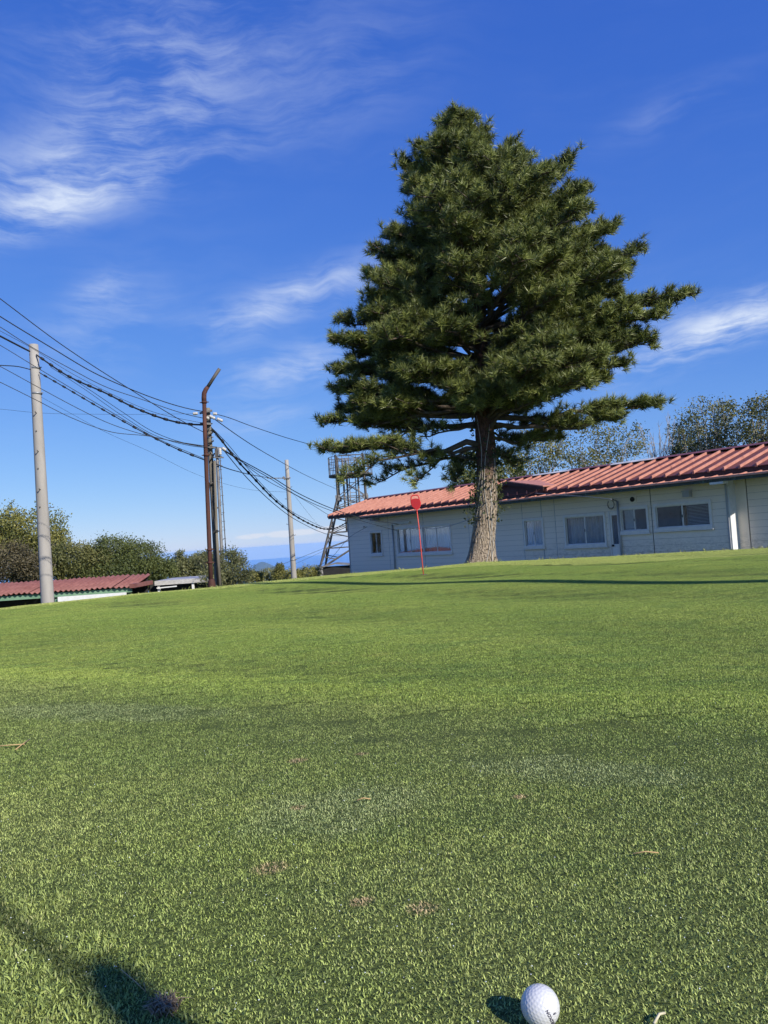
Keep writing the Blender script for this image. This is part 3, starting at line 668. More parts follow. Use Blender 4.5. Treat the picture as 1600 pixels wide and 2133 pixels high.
# ------------------------------------------------------------------ wires: each hangs in one upright plane between its two ends
def wire(label, pts, Ya, Yb, r, name='overhead_cable', mat=None, group='overhead cables'):
    if 23 < Ya <= 24: Ya *= K2
    if 23 < Yb <= 24: Yb *= K2
    A_ = at(*pts[0], Ya); Bq = at(*pts[-1], Yb)
    n = np.array([-(Bq - A_)[1], (Bq - A_)[0], 0.0]); n /= np.linalg.norm(n)
    P = []
    for k, (x, y) in enumerate(pts):
        dd = ray(x, y); den_ = dd @ n
        P.append(vC + dd * ((A_ - vC) @ n) / den_)
    # smooth in-between points
    P = np.array(P); seg = np.concatenate([[0], np.cumsum(np.linalg.norm(np.diff(P, axis=0), axis=1))])
    u = np.linspace(0, seg[-1], max(24, len(pts) * 8))
    def cub(c):
        m_ = np.gradient(c, seg) if len(c) > 2 else np.full(len(c), (c[-1] - c[0]) / seg[-1])
        i = np.clip(np.searchsorted(seg, u) - 1, 0, len(seg) - 2); h = seg[i + 1] - seg[i]; t_ = (u - seg[i]) / h
        return (2 * t_**3 - 3 * t_**2 + 1) * c[i] + (t_**3 - 2 * t_**2 + t_) * h * m_[i] + (-2 * t_**3 + 3 * t_**2) * c[i + 1] + (t_**3 - t_**2) * h * m_[i + 1]
    Q = np.column_stack([cub(P[:, 0]), cub(P[:, 1]), cub(P[:, 2])])
    o = B().tube([tuple(q_) for q_ in Q], r * .8, 5).build(name, mat or m_cable)
    return tag(o, label, 'cable', group), Q
YL = 14.5
W = []
W.append(wire('topmost thin cable dropping steeply from the upper left to the brown pole', [(-260, 430), (0, 622), (120, 712), (268, 809), (400, 888), (428, 902)], 12, 23.8, .011))
W.append(wire('second cable from the top, ending at the tip of the brown pole', [(-260, 480), (0, 659), (115, 729), (191, 774), (268, 809), (319, 829), (400, 853), (428, 858)], 12, 23.8, .013))
W.append(wire('cable passing just above the top of the tall pale pole', [(-260, 525), (0, 681), (61, 720), (143, 766), (223, 807), (287, 829), (400, 866), (428, 872)], 14, 23.8, .010))
dW = wire('thick lashed cable bundle fixed to the top of the tall pale pole', [(-260, 560), (0, 700), (62, 732)], 15.5, 19.85, .030); W.append(dW)
dW2 = wire('thick lashed cable bundle sagging from the tall pale pole to the brown pole', [(76, 739), (140, 782), (223, 820), (287, 852), (400, 884), (424, 885)], 19.9, 23.8, .026); W.append(dW2)
W.append(wire('thin messenger strand just above the thick lashed bundle', [(-260, 530), (0, 689), (61, 722), (143, 774), (223, 816), (319, 858), (424, 882)], 15, 23.75, .006))
W.append(wire('upper of two cables leaving the bundle and ending on the arm of the brown pole', [(105, 760), (178, 806), (255, 858), (319, 899), (400, 926), (452, 931)], 20, 23.8, .009))
W.append(wire('lower of two cables leaving the bundle and ending on the arm of the brown pole', [(105, 764), (178, 812), (255, 866), (319, 905), (400, 929), (452, 934)], 20, 23.7, .008))
W.append(wire('cable running behind the band of the tall pale pole', [(-260, 600), (0, 719), (61, 756), (134, 800), (223, 853), (319, 909), (424, 955)], 15, 23.8, .009))
W.append(wire('spiral wrapped cable reaching the tall pale pole from the frame edge', [(-260, 735), (0, 761), (40, 764), (64, 770)], 16, 19.85, .016))
gW = wire('spiral wrapped cable from the tall pale pole down to the brown pole', [(82, 776), (134, 806), (223, 858), (319, 911), (380, 940), (426, 958)], 19.9, 23.8, .016); W.append(gW)
W.append(wire('spiral wrapped cable from the brown pole to the arm of the slim pole', [(446, 965), (463, 972), (506, 985), (558, 995)], 24, 29.9, .016))
W.append(wire('slack cable crossing the tall pale pole above its steps', [(-260, 640), (0, 763), (86, 810), (159, 849), (223, 880), (306, 907), (400, 925), (436, 930)], 14.5, 23.7, .009))
W.append(wire('lowest slack cable crossing the tall pale pole', [(-260, 680), (0, 796), (67, 829), (153, 872), (233, 900), (306, 908), (400, 927), (436, 933)], 14, 23.6, .009))
W.append(wire('thin dead level wire crossing behind the tall pale pole', [(-260, 838), (0, 852), (68, 859), (223, 863), (404, 862)], 26, 26, .006))
W.append(wire('hair thin wire dropping from the tall pale pole past the brown pole', [(86, 827), (153, 864), (204, 892), (319, 944), (400, 984), (425, 994), (456, 1004), (522, 1020), (596, 1025)], 20, 29.9, .005))
W.append(wire('single cable from the brown pole tip into the pine branches', [(446, 862), (463, 866), (522, 887), (594, 911), (665, 931), (734, 951), (800, 968)], 23.8, 30, .011))
W.append(wire('straight cable from the brown pole down to the lattice tower', [(440, 868), (499, 910), (594, 967), (703, 1020)], 23.9, 53.5, .014))
nW = wire('thick lashed cable hanging low from the brown pole to the house corner', [(428, 884), (451, 904), (484, 947), (527, 994), (570, 1039), (606, 1068), (641, 1089), (677, 1102), (696, 1101), (723, 1088)], 23.8, 35.0, .026); W.append(nW)
W.append(wire('thinner strand beside the thick low cable to the house corner', [(440, 890), (470, 920), (505, 962), (545, 1008), (600, 1060), (641, 1083), (677, 1099), (723, 1094)], 23.8, 35.2, .010))
oW = wire('cable from the arm of the brown pole over the roof eave to the wall', [(463, 935), (494, 954), (527, 972), (570, 996), (608, 1020), (653, 1043), (696, 1061), (760, 1080), (830, 1092)], 23.8, 31.6, .015); W.append(oW)
W.append(wire('second cable close under it reaching the long curtained window', [(463, 937), (527, 976), (570, 1001), (608, 1026), (653, 1049), (696, 1066), (760, 1087), (826, 1105)], 23.8, 31.7, .011))
W.append(wire('third cable passing the slim pole and ending under the house verge', [(448, 905), (500, 958), (560, 1003), (608, 1027), (653, 1053), (684, 1072), (722, 1085)], 23.8, 35.1, .010))
W.append(wire('lowest slack cable from the brown pole to the tower leg', [(468, 940), (499, 978), (546, 1027), (594, 1068), (641, 1096), (686, 1114), (722, 1116)], 23.8, 50.0, .014))
W.append(wire('pale sagging cable across the wall to the pine trunk', [(836, 1093), (870, 1098), (905, 1101), (945, 1093), (990, 1077)], 30.8, 17.0, .012, mat=m_cablew))
W.append(wire('upper slanting guy wire beyond the slim pole', [(515, 1199), (603, 1170), (690, 1136)], 44, 54, .014))
W.append(wire('middle slanting guy wire beyond the slim pole', [(555, 1201), (674, 1148), (700, 1136)], 44, 54, .010))
W.append(wire('lower slanting guy wire ending at the house wall hook', [(600, 1197), (689, 1163), (730, 1118), (765, 1097)], 40, 33.5, .011))
W.append(wire('hair thin wire from the slim pole to the low cable', [(606, 1022), (635, 1060), (668, 1100)], 30, 33, .005))
W.append(wire('pale cable along the pent roof to the cable loop', [(1113, 1027), (1180, 1032), (1240, 1036), (1274, 1040)], 26.0, 23.3, .011, mat=m_cablew))
# lashing rings on the two thick cables
for (o, Q) in (dW2, gW, nW):
    stepn = 3 if len(Q) > 40 else 2
    for i in range(2, len(Q) - 2, stepn):
        a_, c_ = Vector(Q[i]), Vector(Q[i + 1]); dd = (c_ - a_).normalized()
        b = B(); b.tube([a_ - dd * .05, a_ + dd * .05], .036 if o is not gW[0] else .026, 6); b.build('lashing_ring', m_cable, o)

# ------------------------------------------------------------------ lattice tower
TY = 55.0
tw = thing('lattice_tower', 'dark steel lattice tower with a caged round platform behind the clubhouse', 'tower', (-2.2, TY, -1.9))
def tower_half(z):      # half width at world height z
    return np.interp(z, [-1.2, 3.72, 9], [2.45, .98, .95])
CORN = [(-1, -1), (1, -1), (1, 1), (-1, 1)]
def tp(c, z, k=1.0): h = tower_half(z); return (c[0] * h * k, c[1] * h * k, z + 1.9)
lev = [-1.2, .15, 1.25, 2.3, 3.0, 3.72, 5.15, 6.6]
for ci, c in enumerate(CORN):
    b = B()
    for a, c2 in zip((-1.2, 3.72), (3.72, 6.7)): b.bar(tp(c, a), tp(c, c2), .10)
    b.build('leg', m_dsteel, tw)
    bb = B(); x, y, z = tp(c, -1.2); bb.box(x - .45, x + .45, y - .45, y + .45, z - .75, z - .02); bb.build('footing', m_conc, tw)
    bb = B(); x, y, z = tp(c, 3.72); bb.box(x - .16, x + .16, y - .03, y + .03, z - .25, z + .12); bb.build('gusset_plate', m_tsteel, tw)
for ci in range(4):
    c, c2 = CORN[ci], CORN[(ci + 1) % 4]
    for i, (a, z) in enumerate(zip(lev[:-1], lev[1:])):
        mt = m_dsteel
        B().bar(tp(c, z), tp(c2, z), .055).build('girt', mt, tw)
        if i == 0:
            mid = tuple((np.array(tp(c, z)) + np.array(tp(c2, z))) / 2)
            B().bar(tp(c, a), mid, .07).build('brace', mt, tw); B().bar(tp(c2, a), mid, .07).build('brace', mt, tw)
            q1 = tuple((np.array(tp(c, a)) * .55 + np.array(mid) * .45)); q2 = tuple((np.array(tp(c2, a)) * .55 + np.array(mid) * .45))
            B().bar(q1, tp(c, (a + z) / 2 + .15), .06).build('brace', mt, tw); B().bar(q2, tp(c2, (a + z) / 2 + .15), .06).build('brace', mt, tw)
        else:
            B().bar(tp(c, a), tp(c2, z), .05).build('brace', mt, tw); B().bar(tp(c2, a), tp(c, z), .05).build('brace', mt, tw)
b = B()
for x_ in (-.22, .22): b.bar((x_ + .1, -.2, .2), (x_ + .1, -.2, 8.4), .07)
for k in range(22): b.bar((-.12, -.2, .5 + k * .36), (.32, -.2, .5 + k * .36), .04)
b.build('ladder', m_tsteel, tw)
for k, x_ in enumerate((-.55, -.3, .5)): B().tube([(x_, .1, 3.2), (x_, .1, 8.4)], .07, 8).build('cable_duct', m_tsteel, tw)
PZ = 5.18 + 1.9
pl = B(); ns_ = 20; pr0 = 1.58
pl.tube([(0, 0, PZ), (0, 0, PZ + .14)], pr0, ns_); pl.build('platform', m_dsteel, tw)
for hz_ in (.45, .85, 1.25):
    ring = [(pr0 * .98 * math.cos(a), pr0 * .98 * math.sin(a), PZ + .14 + hz_) for a in np.linspace(0, 2 * math.pi, ns_ + 1)]
    B().tube(ring, .020, 5).build('cage_hoop', m_dsteel, tw)
for k in range(ns_):
    a = 2 * math.pi * k / ns_; B().bar((pr0 * .98 * math.cos(a), pr0 * .98 * math.sin(a), PZ + .1), (pr0 * .98 * math.cos(a), pr0 * .98 * math.sin(a), PZ + 1.42), .038).build('cage_bar', m_dsteel, tw)
# little shed at the tower's foot
shd = thing('equipment_shed', 'small black shed with a pale low roof at the foot of the tower', 'shed', (float(at(697, 1190, 46)[0]), 46.0, gz(at(697, 1190, 46)[0], 46)))
zt = at(697, 1180, 46)[2] - shd.location.z
b = B(); b.box(-.62, 1.1, -.8, .8, 0, zt); b.build('wall', M('black_board', (.012, .012, .013), (.02, .02, .02), rough=.8), shd)
b = B(); b.add([(-.95, -1.0, zt - .03), (.15, -1.0, zt + .16), (1.4, -1.0, zt + .0), (-.95, 1.0, zt - .03), (.15, 1.0, zt + .16), (1.4, 1.0, zt + .0),
                (-.95, -1.0, zt + .03), (.15, -1.0, zt + .22), (1.4, -1.0, zt + .06), (-.95, 1.0, zt + .03), (.15, 1.0, zt + .22), (1.4, 1.0, zt + .06)],
               [(0, 3, 4, 1), (1, 4, 5, 2), (6, 7, 10, 9), (7, 8, 11, 10), (0, 1, 7, 6), (1, 2, 8, 7), (3, 9, 10, 4), (4, 10, 11, 5), (0, 6, 9, 3), (2, 5, 11, 8)])
b.build('roof', m_tsteel, shd)

# ------------------------------------------------------------------ carports below the rim
m_redc = M('faded_red_roofing', (.19, .075, .06), (.24, .10, .082), scale=2.5, rough=.6, c3=(.17, .06, .048), s3=1.6, lo3=.5, hi3=.7)
m_green = M('green_beam_paint', (.15, .27, .17), (.19, .32, .21), scale=3, rough=.6, c3=(.10, .17, .11), s3=5, lo3=.6, hi3=.72)
CP_Y = 26.0
cz = gz(-11, CP_Y)
cp = thing('red_carport', 'open shed with a red corrugated roof and green beams below the rim', 'carport', (-13.6 * 1.27, CP_Y * 1.27, .55 + 1.27 * (cz - .55)))
cp.scale = (1.27, 1.27, 1.27)
x_l, x_r = -4.0, 5.0
def cpz(z): return z - cz
rz0, rz1 = cpz(-.45), cpz(-.12)                     # front and back roof heights
shw = .71
def corr(wd):
    n = 37; u = np.linspace(0, wd, n); h = .028 * np.sin(u / .0887 * np.pi)
    Vv = np.vstack([np.column_stack([u, np.full(n, -.35), h + rz0]), np.column_stack([u, np.full(n, 1.7), h + rz1])])
    Vv = np.vstack([Vv, Vv - [0, 0, .012]]); i = np.arange(n - 1)
    Fq = np.vstack([np.column_stack([i, i + 1, n + i + 1, n + i]), np.column_stack([2 * n + i, 3 * n + i, 3 * n + i + 1, 2 * n + i + 1]), np.column_stack([i, 2 * n + i, 2 * n + i + 1, i + 1])])
    return mesh_np('roof_sheet', Vv, Fq, True)
cm = corr(shw); cm.materials.append(m_redc); k = 0
while x_l + k * shw * .985 < x_r - .3:
    o = link('roof_sheet', cm, None, cp); o.location = (x_l + k * shw * .985, 0, random.uniform(-.008, .008) + .014 * (k % 2)); o.rotation_euler = (0, random.uniform(-.006, .006), random.uniform(-.004, .004)); k += 1
B().box(x_l, x_r, -.22, -.16, rz0 - .20, rz0 - .05).build('front_beam', m_green, cp)
B().box(x_l, x_r, 1.5, 1.56, 0, rz1 - .06).build('rear_wall', m_dark, cp)
B().box(2.55, x_r - .16, -.30, -.26, 0, rz0 - .19).build('white_panel', m_white, cp)
for xp in (-2.6, 1.03 - 1.6 + .0, 2.45, x_r - .1):
    B().box(xp - .06, xp + .06, -.15, -.03, 0, rz0 - .262).build('post', m_green if xp < 5 else m_white, cp)
    if xp < 2:
        for sg_ in (-1, 1): B().bar((xp + sg_ * .07, -.09, rz0 - .62), (xp + sg_ * .45, -.09, rz0 - .27), .05).build('knee_brace', m_green, cp)
B().bar((2.0, -.09, rz0 - .27), (2.38, -.09, rz0 - .62), .05).build('knee_brace', m_green, cp)
B().box(x_r - .02, x_r + .14, -.36, 1.7, rz0 - .06, rz0 + .08).build('verge_trim', m_redc, cp)
f2 = thing('flat_carport', 'flat pale roofed carport beside the red roofed one', 'carport', (-10.44, 35.0, gz(-8.5, 35.0)))
fz = f2.location.z
y0_ = 35.0
xr2 = at(478, 1210, y0_)[0] + 10.44; zf = at(300, 1213, y0_)[2] - fz
fr_ = B(); fr_.box(-.1, xr2, -.2, 2.9, zf - .02, zf + .03); fr_.build('roof_sheet', M('pale_roofing', (.40, .40, .41), (.33, .33, .34), rough=.6), f2)
B().box(-.1, xr2, -.26, -.2, zf - .17, zf + .02).build('fascia', M('weathered_white_board', (.52, .51, .48), (.36, .34, .31), scale=9, rough=.8, stretch=(1, 1, 4)), f2)
B().box(-.6, xr2 - .05, .45, .50, 0, zf - .03).build('rear_wall', m_dark, f2)  # near-black sheet added for the shade under the roof
for xp in (.05, 1.6, xr2 - .1): B().box(xp - .05, xp + .05, -.18, -.08, 0, zf - .03).build('post', m_white, f2)
B().bar((-.0, -.3, zf - .29), (.9, -.3, zf - .26), .05).build('rail', m_white, f2)

# ------------------------------------------------------------------ vegetation helpers
def unit(v): return v / np.maximum(np.linalg.norm(v, axis=-1, keepdims=True), 1e-9)
def leaves_mesh(name, P, size, tone, up=.25, fold=True):
    """one small folded leaf (two triangles on either side of the midrib) per point"""
    n = len(P); d = unit(rng.normal(size=(n, 3)) + [0, 0, -.15]); nrm = unit(rng.normal(size=(n, 3)) + [0, 0, up * 3])
    sd = unit(np.cross(d, nrm)); nn = np.cross(sd, d); L = size * rng.uniform(.65, 1.25, (n, 1)); Wd = L * rng.uniform(.27, .4, (n, 1))
    a = P; b = P + d * L; m = P + d * L * .45
    l = m + sd * Wd + nn * Wd * .35; r = m - sd * Wd + nn * Wd * .35
    V = np.stack([a, l, b, r], 1).reshape(-1, 3); i = np.arange(n) * 4
    Fc = np.vstack([np.column_stack([i, i + 2, i + 1]), np.column_stack([i, i + 3, i + 2])])
    return mesh_np(name, V, Fc, False, np.repeat(tone, 4))
def curve_pts(a, b, sag, n=6, wob=.06):
    a, b = np.array(a, float), np.array(b, float); t_ = np.linspace(0, 1, n)[:, None]; L = np.linalg.norm(b - a)
    p = a + (b - a) * t_; p[:, 2] += sag * L * 4 * (t_[:, 0] * (1 - t_[:, 0]))
    p[1:-1] += rng.normal(size=(n - 2, 3)) * wob * L * .4
    return p
m_bark_g = M('grey_bark', (.16, .14, .115), (.24, .215, .18), scale=7, rough=.9, bump=.4, bscale=40, stretch=(1, 1, .35))
m_bark_p = M('pale_twig_bark', (.30, .27, .23), (.38, .35, .30), scale=6, rough=.9)
def broadleaf(name, label, base, blobs, nleaf, size, mat, cat='tree', group=None, limbs=9, trunk_r=.09, bark=None, twigs=0, tone=(.0, 1.0), clump=.16, core=.35):
    nleaf = int(nleaf * (1.7 if base[0] < -1 else .95)); size *= .80 if base[0] < -1 else .92
    bx, by = float(base[0]), float(base[1]); bz = gz(bx, by) - .1
    th = thing(name, label, cat, (bx, by, bz), 0, group); org = np.array([bx, by, bz])
    bark = bark or m_bark_g
    tk = B(); cs = np.array([b[:3] for b in blobs]); rs = np.array([b[3:] for b in blobs])
    mean = cs.mean(0) - org
    fork = np.array([mean[0] * .3, mean[1] * .3, max(mean[2] * .42, .3)])
    tk.tube(curve_pts((0, 0, 0), fork, 0, 6, .05), np.linspace(trunk_r, trunk_r * .7, 6), 8)
    tk.build('trunk', bark, th)
    lm = B(); ends = []
    for c, r in zip(cs, rs):
        for k in range(limbs):
            u = unit(rng.normal(size=3)); e = c - org + u * r * rng.uniform(.45, .98)
            if e[2] < .15: e[2] = .15
            p = curve_pts(fork * rng.uniform(.6, 1.0), e, rng.uniform(-.02, .10), 7, .05)
            lm.tube(p, np.linspace(trunk_r * .45, .010, 7), 5, False)
            for j in range(3 + twigs):
                s_ = p[rng.integers(3, 7)]; e2 = s_ + unit(u + rng.normal(size=3) * .7 + [0, 0, .35]) * r.mean() * rng.uniform(.2, .5)
                lm.tube(curve_pts(s_, e2, .03, 4, .05), np.linspace(.010, .004, 4), 3, False); ends.append(e2)
            ends.append(e)
    lm.build('limbs', bark, th)
    if nleaf:
        ends = np.array(ends); nb = len(blobs); P = []
        vol = (rs.prod(1)) ** (2 / 3); vol = vol / vol.sum()
        for (c, r, f) in zip(cs, rs, vol):
            k = int(nleaf * 1.7 * f * (1 - core)); ncl = max(10, k // 26)
            u = unit(rng.normal(size=(ncl, 3))) * rng.uniform(.55, 1.0, (ncl, 1)) ** .5
            u *= 1 + .14 * np.sin(u[:, :1] * 7 + u[:, 2:] * 5)
            cc_ = c - org + u * r
            pick = rng.integers(0, ncl, k)
            P.append(cc_[pick] + rng.normal(size=(k, 3)) * r.mean() * clump)
        k = int(nleaf * 1.4 * core); pick = rng.integers(0, len(ends), k)
        P.append(ends[pick] + rng.normal(size=(k, 3)) * rs.mean() * clump * .8)
        P = np.vstack(P); P = P[P[:, 2] > .05]
        tn = np.clip(rng.normal(.5, .24, len(P)) + .18 * np.sin(P[:, 0] * 2.1 + P[:, 2] * 3), 0, 1) * (tone[1] - tone[0]) + tone[0]
        link('crown', leaves_mesh('crown', P, size, tn), mat, th)
    return th
def blob_px(x, y, rx, ry, Y, dy=None, ry_d=1.0):
    c = at(x, y, Y); k = Y / F_PX; return (c[0], c[1] + (dy or 0), c[2], rx * k, rx * k * ry_d, ry * k)
m_l_dark = leaf_mat('dark_green_leaf', (.04, .062, .018), (.15, .175, .05))
m_l_yel = leaf_mat('yellowing_leaf', (.08, .10, .026), (.30, .28, .075))
m_l_brown = leaf_mat('bronze_leaf', (.055, .05, .028), (.15, .125, .065))
m_l_olive = leaf_mat('olive_leaf', (.065, .082, .026), (.25, .245, .085))
m_l_pale = leaf_mat('pale_leaf', (.08, .10, .04), (.25, .25, .11))

# shrubs and trees on the slope beyond the left rim
broadleaf('broadleaf_tree', 'rounded yellow green tree behind the tall pale pole', at(50, 1200, 47)[:2],
          [blob_px(60, 1105, 70, 38, 47), blob_px(-20, 1120, 70, 45, 47), blob_px(105, 1130, 40, 26, 46), blob_px(30, 1150, 90, 34, 46.5)], 11000, .17, m_l_yel, limbs=7)
broadleaf('bronze_shrub', 'dark bronze leaved shrub at the left edge above the red roof', at(20, 1210, 40)[:2],
          [blob_px(15, 1175, 60, 36, 40), blob_px(70, 1188, 32, 24, 39.5), blob_px(-60, 1180, 60, 40, 40)], 9000, .13, m_l_brown, 'shrub', limbs=5)
broadleaf('round_shrub', 'olive shrub just right of the tall pale pole above the red roof', at(170, 1215, 42)[:2],
          [blob_px(150, 1170, 52, 36, 42), blob_px(115, 1188, 30, 26, 41.5), blob_px(195, 1178, 36, 34, 42)], 9000, .13, m_l_olive, 'shrub', limbs=6)
broadleaf('round_shrub', 'largest dark green dome shaped shrub behind the red roof end', at(260, 1215, 43)[:2],
          [blob_px(235, 1152, 48, 32, 43), blob_px(290, 1165, 50, 36, 43), blob_px(330, 1188, 30, 22, 42.5), blob_px(250, 1190, 70, 26, 42.5)], 13000, .13, m_l_dark, 'shrub', limbs=7, twigs=2, tone=(.1, 1))
broadleaf('low_shrub', 'grey green low shrub between the dome shaped shrub and the rusty pipe', at(395, 1218, 46)[:2],
          [blob_px(385, 1185, 34, 24, 46), blob_px(425, 1180, 30, 26, 46)], 6000, .13, m_l_pale, 'shrub', limbs=5)
broadleaf('loose_shrub', 'loose pale shrub with arching sprays right of the brown pole', at(470, 1222, 30)[:2],
          [blob_px(470, 1180, 30, 34, 30), blob_px(492, 1165, 22, 16, 30), blob_px(500, 1195, 26, 20, 29.5), blob_px(432, 1165, 22, 16, 30.5), blob_px(455, 1200, 36, 20, 29.5)], 4200, .085, m_l_pale, 'shrub', limbs=9, twigs=3, clump=.2)
for k, (x, y, rx, ry, Y, lab, mt) in enumerate(((560, 1198, 30, 12, 34, 'lowest scrubby shrub under the far hill', m_l_olive), (583, 1186, 9, 12, 33, 'upright twiggy shrub just left of the slim pole foot', m_l_olive),
                                               (530, 1201, 18, 9, 32, 'small scrubby shrub at the foot of the loose pale shrub', m_l_yel), (645, 1193, 26, 11, 36, 'dry tan shrub between the slim pole and the black shed', m_l_yel), (598, 1199, 30, 8, 33, 'flat dry shrub around the slim pole foot', m_l_yel))):
    broadleaf('low_shrub', lab, at(x, y + 6, Y)[:2], [blob_px(x, y, rx, ry, Y)], 1500, .075, mt, 'shrub', limbs=7, twigs=2, trunk_r=.03)
# trees behind the clubhouse
broadleaf('broadleaf_tree', 'dark leaved tree just left of the pine trunk behind the roof', at(975, 1040, 44)[:2], [blob_px(975, 968, 34, 36, 44), blob_px(960, 995, 26, 26, 43), blob_px(1060, 975, 30, 34, 44)], 3800, .15, m_l_dark, limbs=7, twigs=2)
broadleaf('broadleaf_tree', 'thin yellowing tree over the roof just right of the pine trunk', at(1120, 1040, 40)[:2], [blob_px(1105, 950, 55, 52, 40), blob_px(1150, 920, 42, 34, 40), blob_px(1075, 985, 40, 30, 39)], 2900, .13, m_l_yel, limbs=9, twigs=4, bark=m_bark_p)
broadleaf('broadleaf_tree', 'airy olive tree over the roof below the lowest right pine branch', at(1255, 1030, 38)[:2], [blob_px(1240, 930, 60, 48, 38), blob_px(1300, 925, 45, 36, 38), blob_px(1205, 960, 45, 30, 37)], 3000, .12, m_l_olive, limbs=9, twigs=4, bark=m_bark_p)
broadleaf('bare_tree', 'bare twiggy tree standing above the roof in a gap', at(1375, 1000, 36)[:2], [blob_px(1362, 925, 36, 55, 36), blob_px(1400, 905, 28, 45, 36)], 0, .1, m_l_olive, limbs=16, twigs=6, bark=m_bark_p, trunk_r=.06)
broadleaf('broadleaf_tree', 'tall airy tree with pale stems rising over the right part of the roof', at(1470, 990, 33)[:2], [blob_px(1470, 885, 58, 50, 33), blob_px(1500, 855, 36, 26, 33), blob_px(1430, 900, 34, 36, 33), blob_px(1520, 915, 60, 36, 33)], 4600, .105, m_l_pale, limbs=10, twigs=4, bark=m_bark_p, tone=(.0, .9))
broadleaf('broadleaf_tree', 'airy tree cut by the right edge above the roof', at(1600, 980, 31)[:2], [blob_px(1590, 880, 48, 52, 31), blob_px(1640, 850, 50, 50, 31), blob_px(1585, 845, 22, 22, 31)], 4000, .105, m_l_olive, limbs=10, twigs=4, bark=m_bark_p, tone=(.1, 1))
broadleaf('dark_shrub', 'small dark dense shrub under the tall airy tree behind the ridge', at(1425, 980, 35)[:2], [blob_px(1425, 925, 26, 34, 35), blob_px(1440, 945, 34, 22, 35)], 2600, .09, m_l_dark, 'shrub', limbs=6, tone=(0, .4))

# ------------------------------------------------------------------ the pine
PY = 16.0
TB = at(1003, 1172, PY)
pine_z = gz(TB[0], PY) - .06
pine = thing('pine_tree', 'tall spreading pine with a thick trunk in front of the clubhouse', 'tree', (TB[0], PY, pine_z))
PO = np.array([TB[0], PY, pine_z])
tr_px = [(1003, 1178), (1006, 1130), (1013, 1060), (1014, 980), (1010, 900), (1006, 820), (1003, 740), (1000, 650), (994, 560), (985, 470), (972, 390), (960, 325), (947, 244)]
TP = np.array([at(x, y, PY) - PO for x, y in tr_px]); TP[0, 2] = -.05
TR = np.array([.275, .228, .208, .195, .185, .160, .140, .118, .095, .072, .05, .028, .010])
def trunk_at(z):
    return np.array([np.interp(z, TP[:, 2], TP[:, 0]), np.interp(z, TP[:, 2], TP[:, 1]), z])
def bark_mat():
    m, t, b = new_mat('pine_bark')
    p = pos(t); ps = t.scalev(p, (1, 1, .16))
    vo = t.new('ShaderNodeTexVoronoi', feature='DISTANCE_TO_EDGE'); vo.inputs['Scale'].default_value = 44
    t.put(vo.inputs['Vector'], t.vmath('ADD', ps, t.vmath('MULTIPLY', t.noise(ps, 9, 4, .6, 0, 'Color'), (.09, .09, .09))))
    crack = t.ramp(vo.outputs['Distance'], .0, .11)
    n = t.noise(ps, 22, 6, .65); sp = t.new('ShaderNodeSeparateXYZ'); t.put(sp.inputs[0], p)
    c = t.mix(n, (.29, .225, .16, 1), (.44, .365, .275, 1))
    c = t.mix(t.ramp(sp.outputs[2], 1.2, 2.2), c, t.mix(n, (.11, .055, .038, 1), (.19, .10, .065, 1)))  # upper trunk darkened: the crown's shade painted into the bark
    c = t.mix(t.ramp(crack, 0, 1, .25, 1), (.075, .058, .045, 1), c)
    t.put(b.inputs['Base Color'], c); b.inputs['Roughness'].default_value = .92; b.inputs['Specular IOR Level'].default_value = .15
    bn = t.new('ShaderNodeBump'); bn.inputs['Strength'].default_value = 1.0; bn.inputs['Distance'].default_value = .035
    t.put(bn.inputs['Height'], t.math('ADD', crack, t.math('MULTIPLY', n, .5))); t.put(b.inputs['Normal'], bn.outputs[0])
    return m
m_bark = bark_mat()
m_branch = M('pine_branch_bark', (.06, .045, .034), (.11, .085, .062), scale=8, rough=.9, bump=.4, bscale=60)
# trunk with root flare and ridged bark
zs = np.concatenate([np.linspace(-.05, 3.6, 150), np.linspace(3.65, TP[-1, 2], 90)]); ns_ = 72; Vt = []
ang = np.linspace(0, 2 * np.pi, ns_, endpoint=False)
for z in zs:
    c = trunk_at(z); r = np.interp(z, TP[:, 2], TR)
    flare = .115 * np.exp(-max(z, 0) / .22) * (1 + .6 * np.cos(ang - math.pi) + .35 * np.cos(3 * ang + .8) + .2 * np.cos(5 * ang))
    ridge = .014 * np.abs(np.sin(ang * 9 + 1.2 * np.sin(z * 5) + .8 * np.sin(z * 11 + ang * 2))) * min(1, r / .12) + .006 * np.sin(ang * 23 + z * 19) * min(1, r / .12)
    q_ = r + flare + ridge
    Vt.append(np.column_stack([c[0] + q_ * np.cos(ang), c[1] + q_ * np.sin(ang), np.full(ns_, z)]))
ii = np.arange(len(zs) * ns_).reshape(len(zs), ns_); jj = np.roll(ii, -1, 1)
link('trunk', mesh_np('trunk', np.vstack(Vt), np.stack([ii[:-1], jj[:-1], jj[1:], ii[1:]], -1).reshape(-1, 4), True), m_bark, pine)

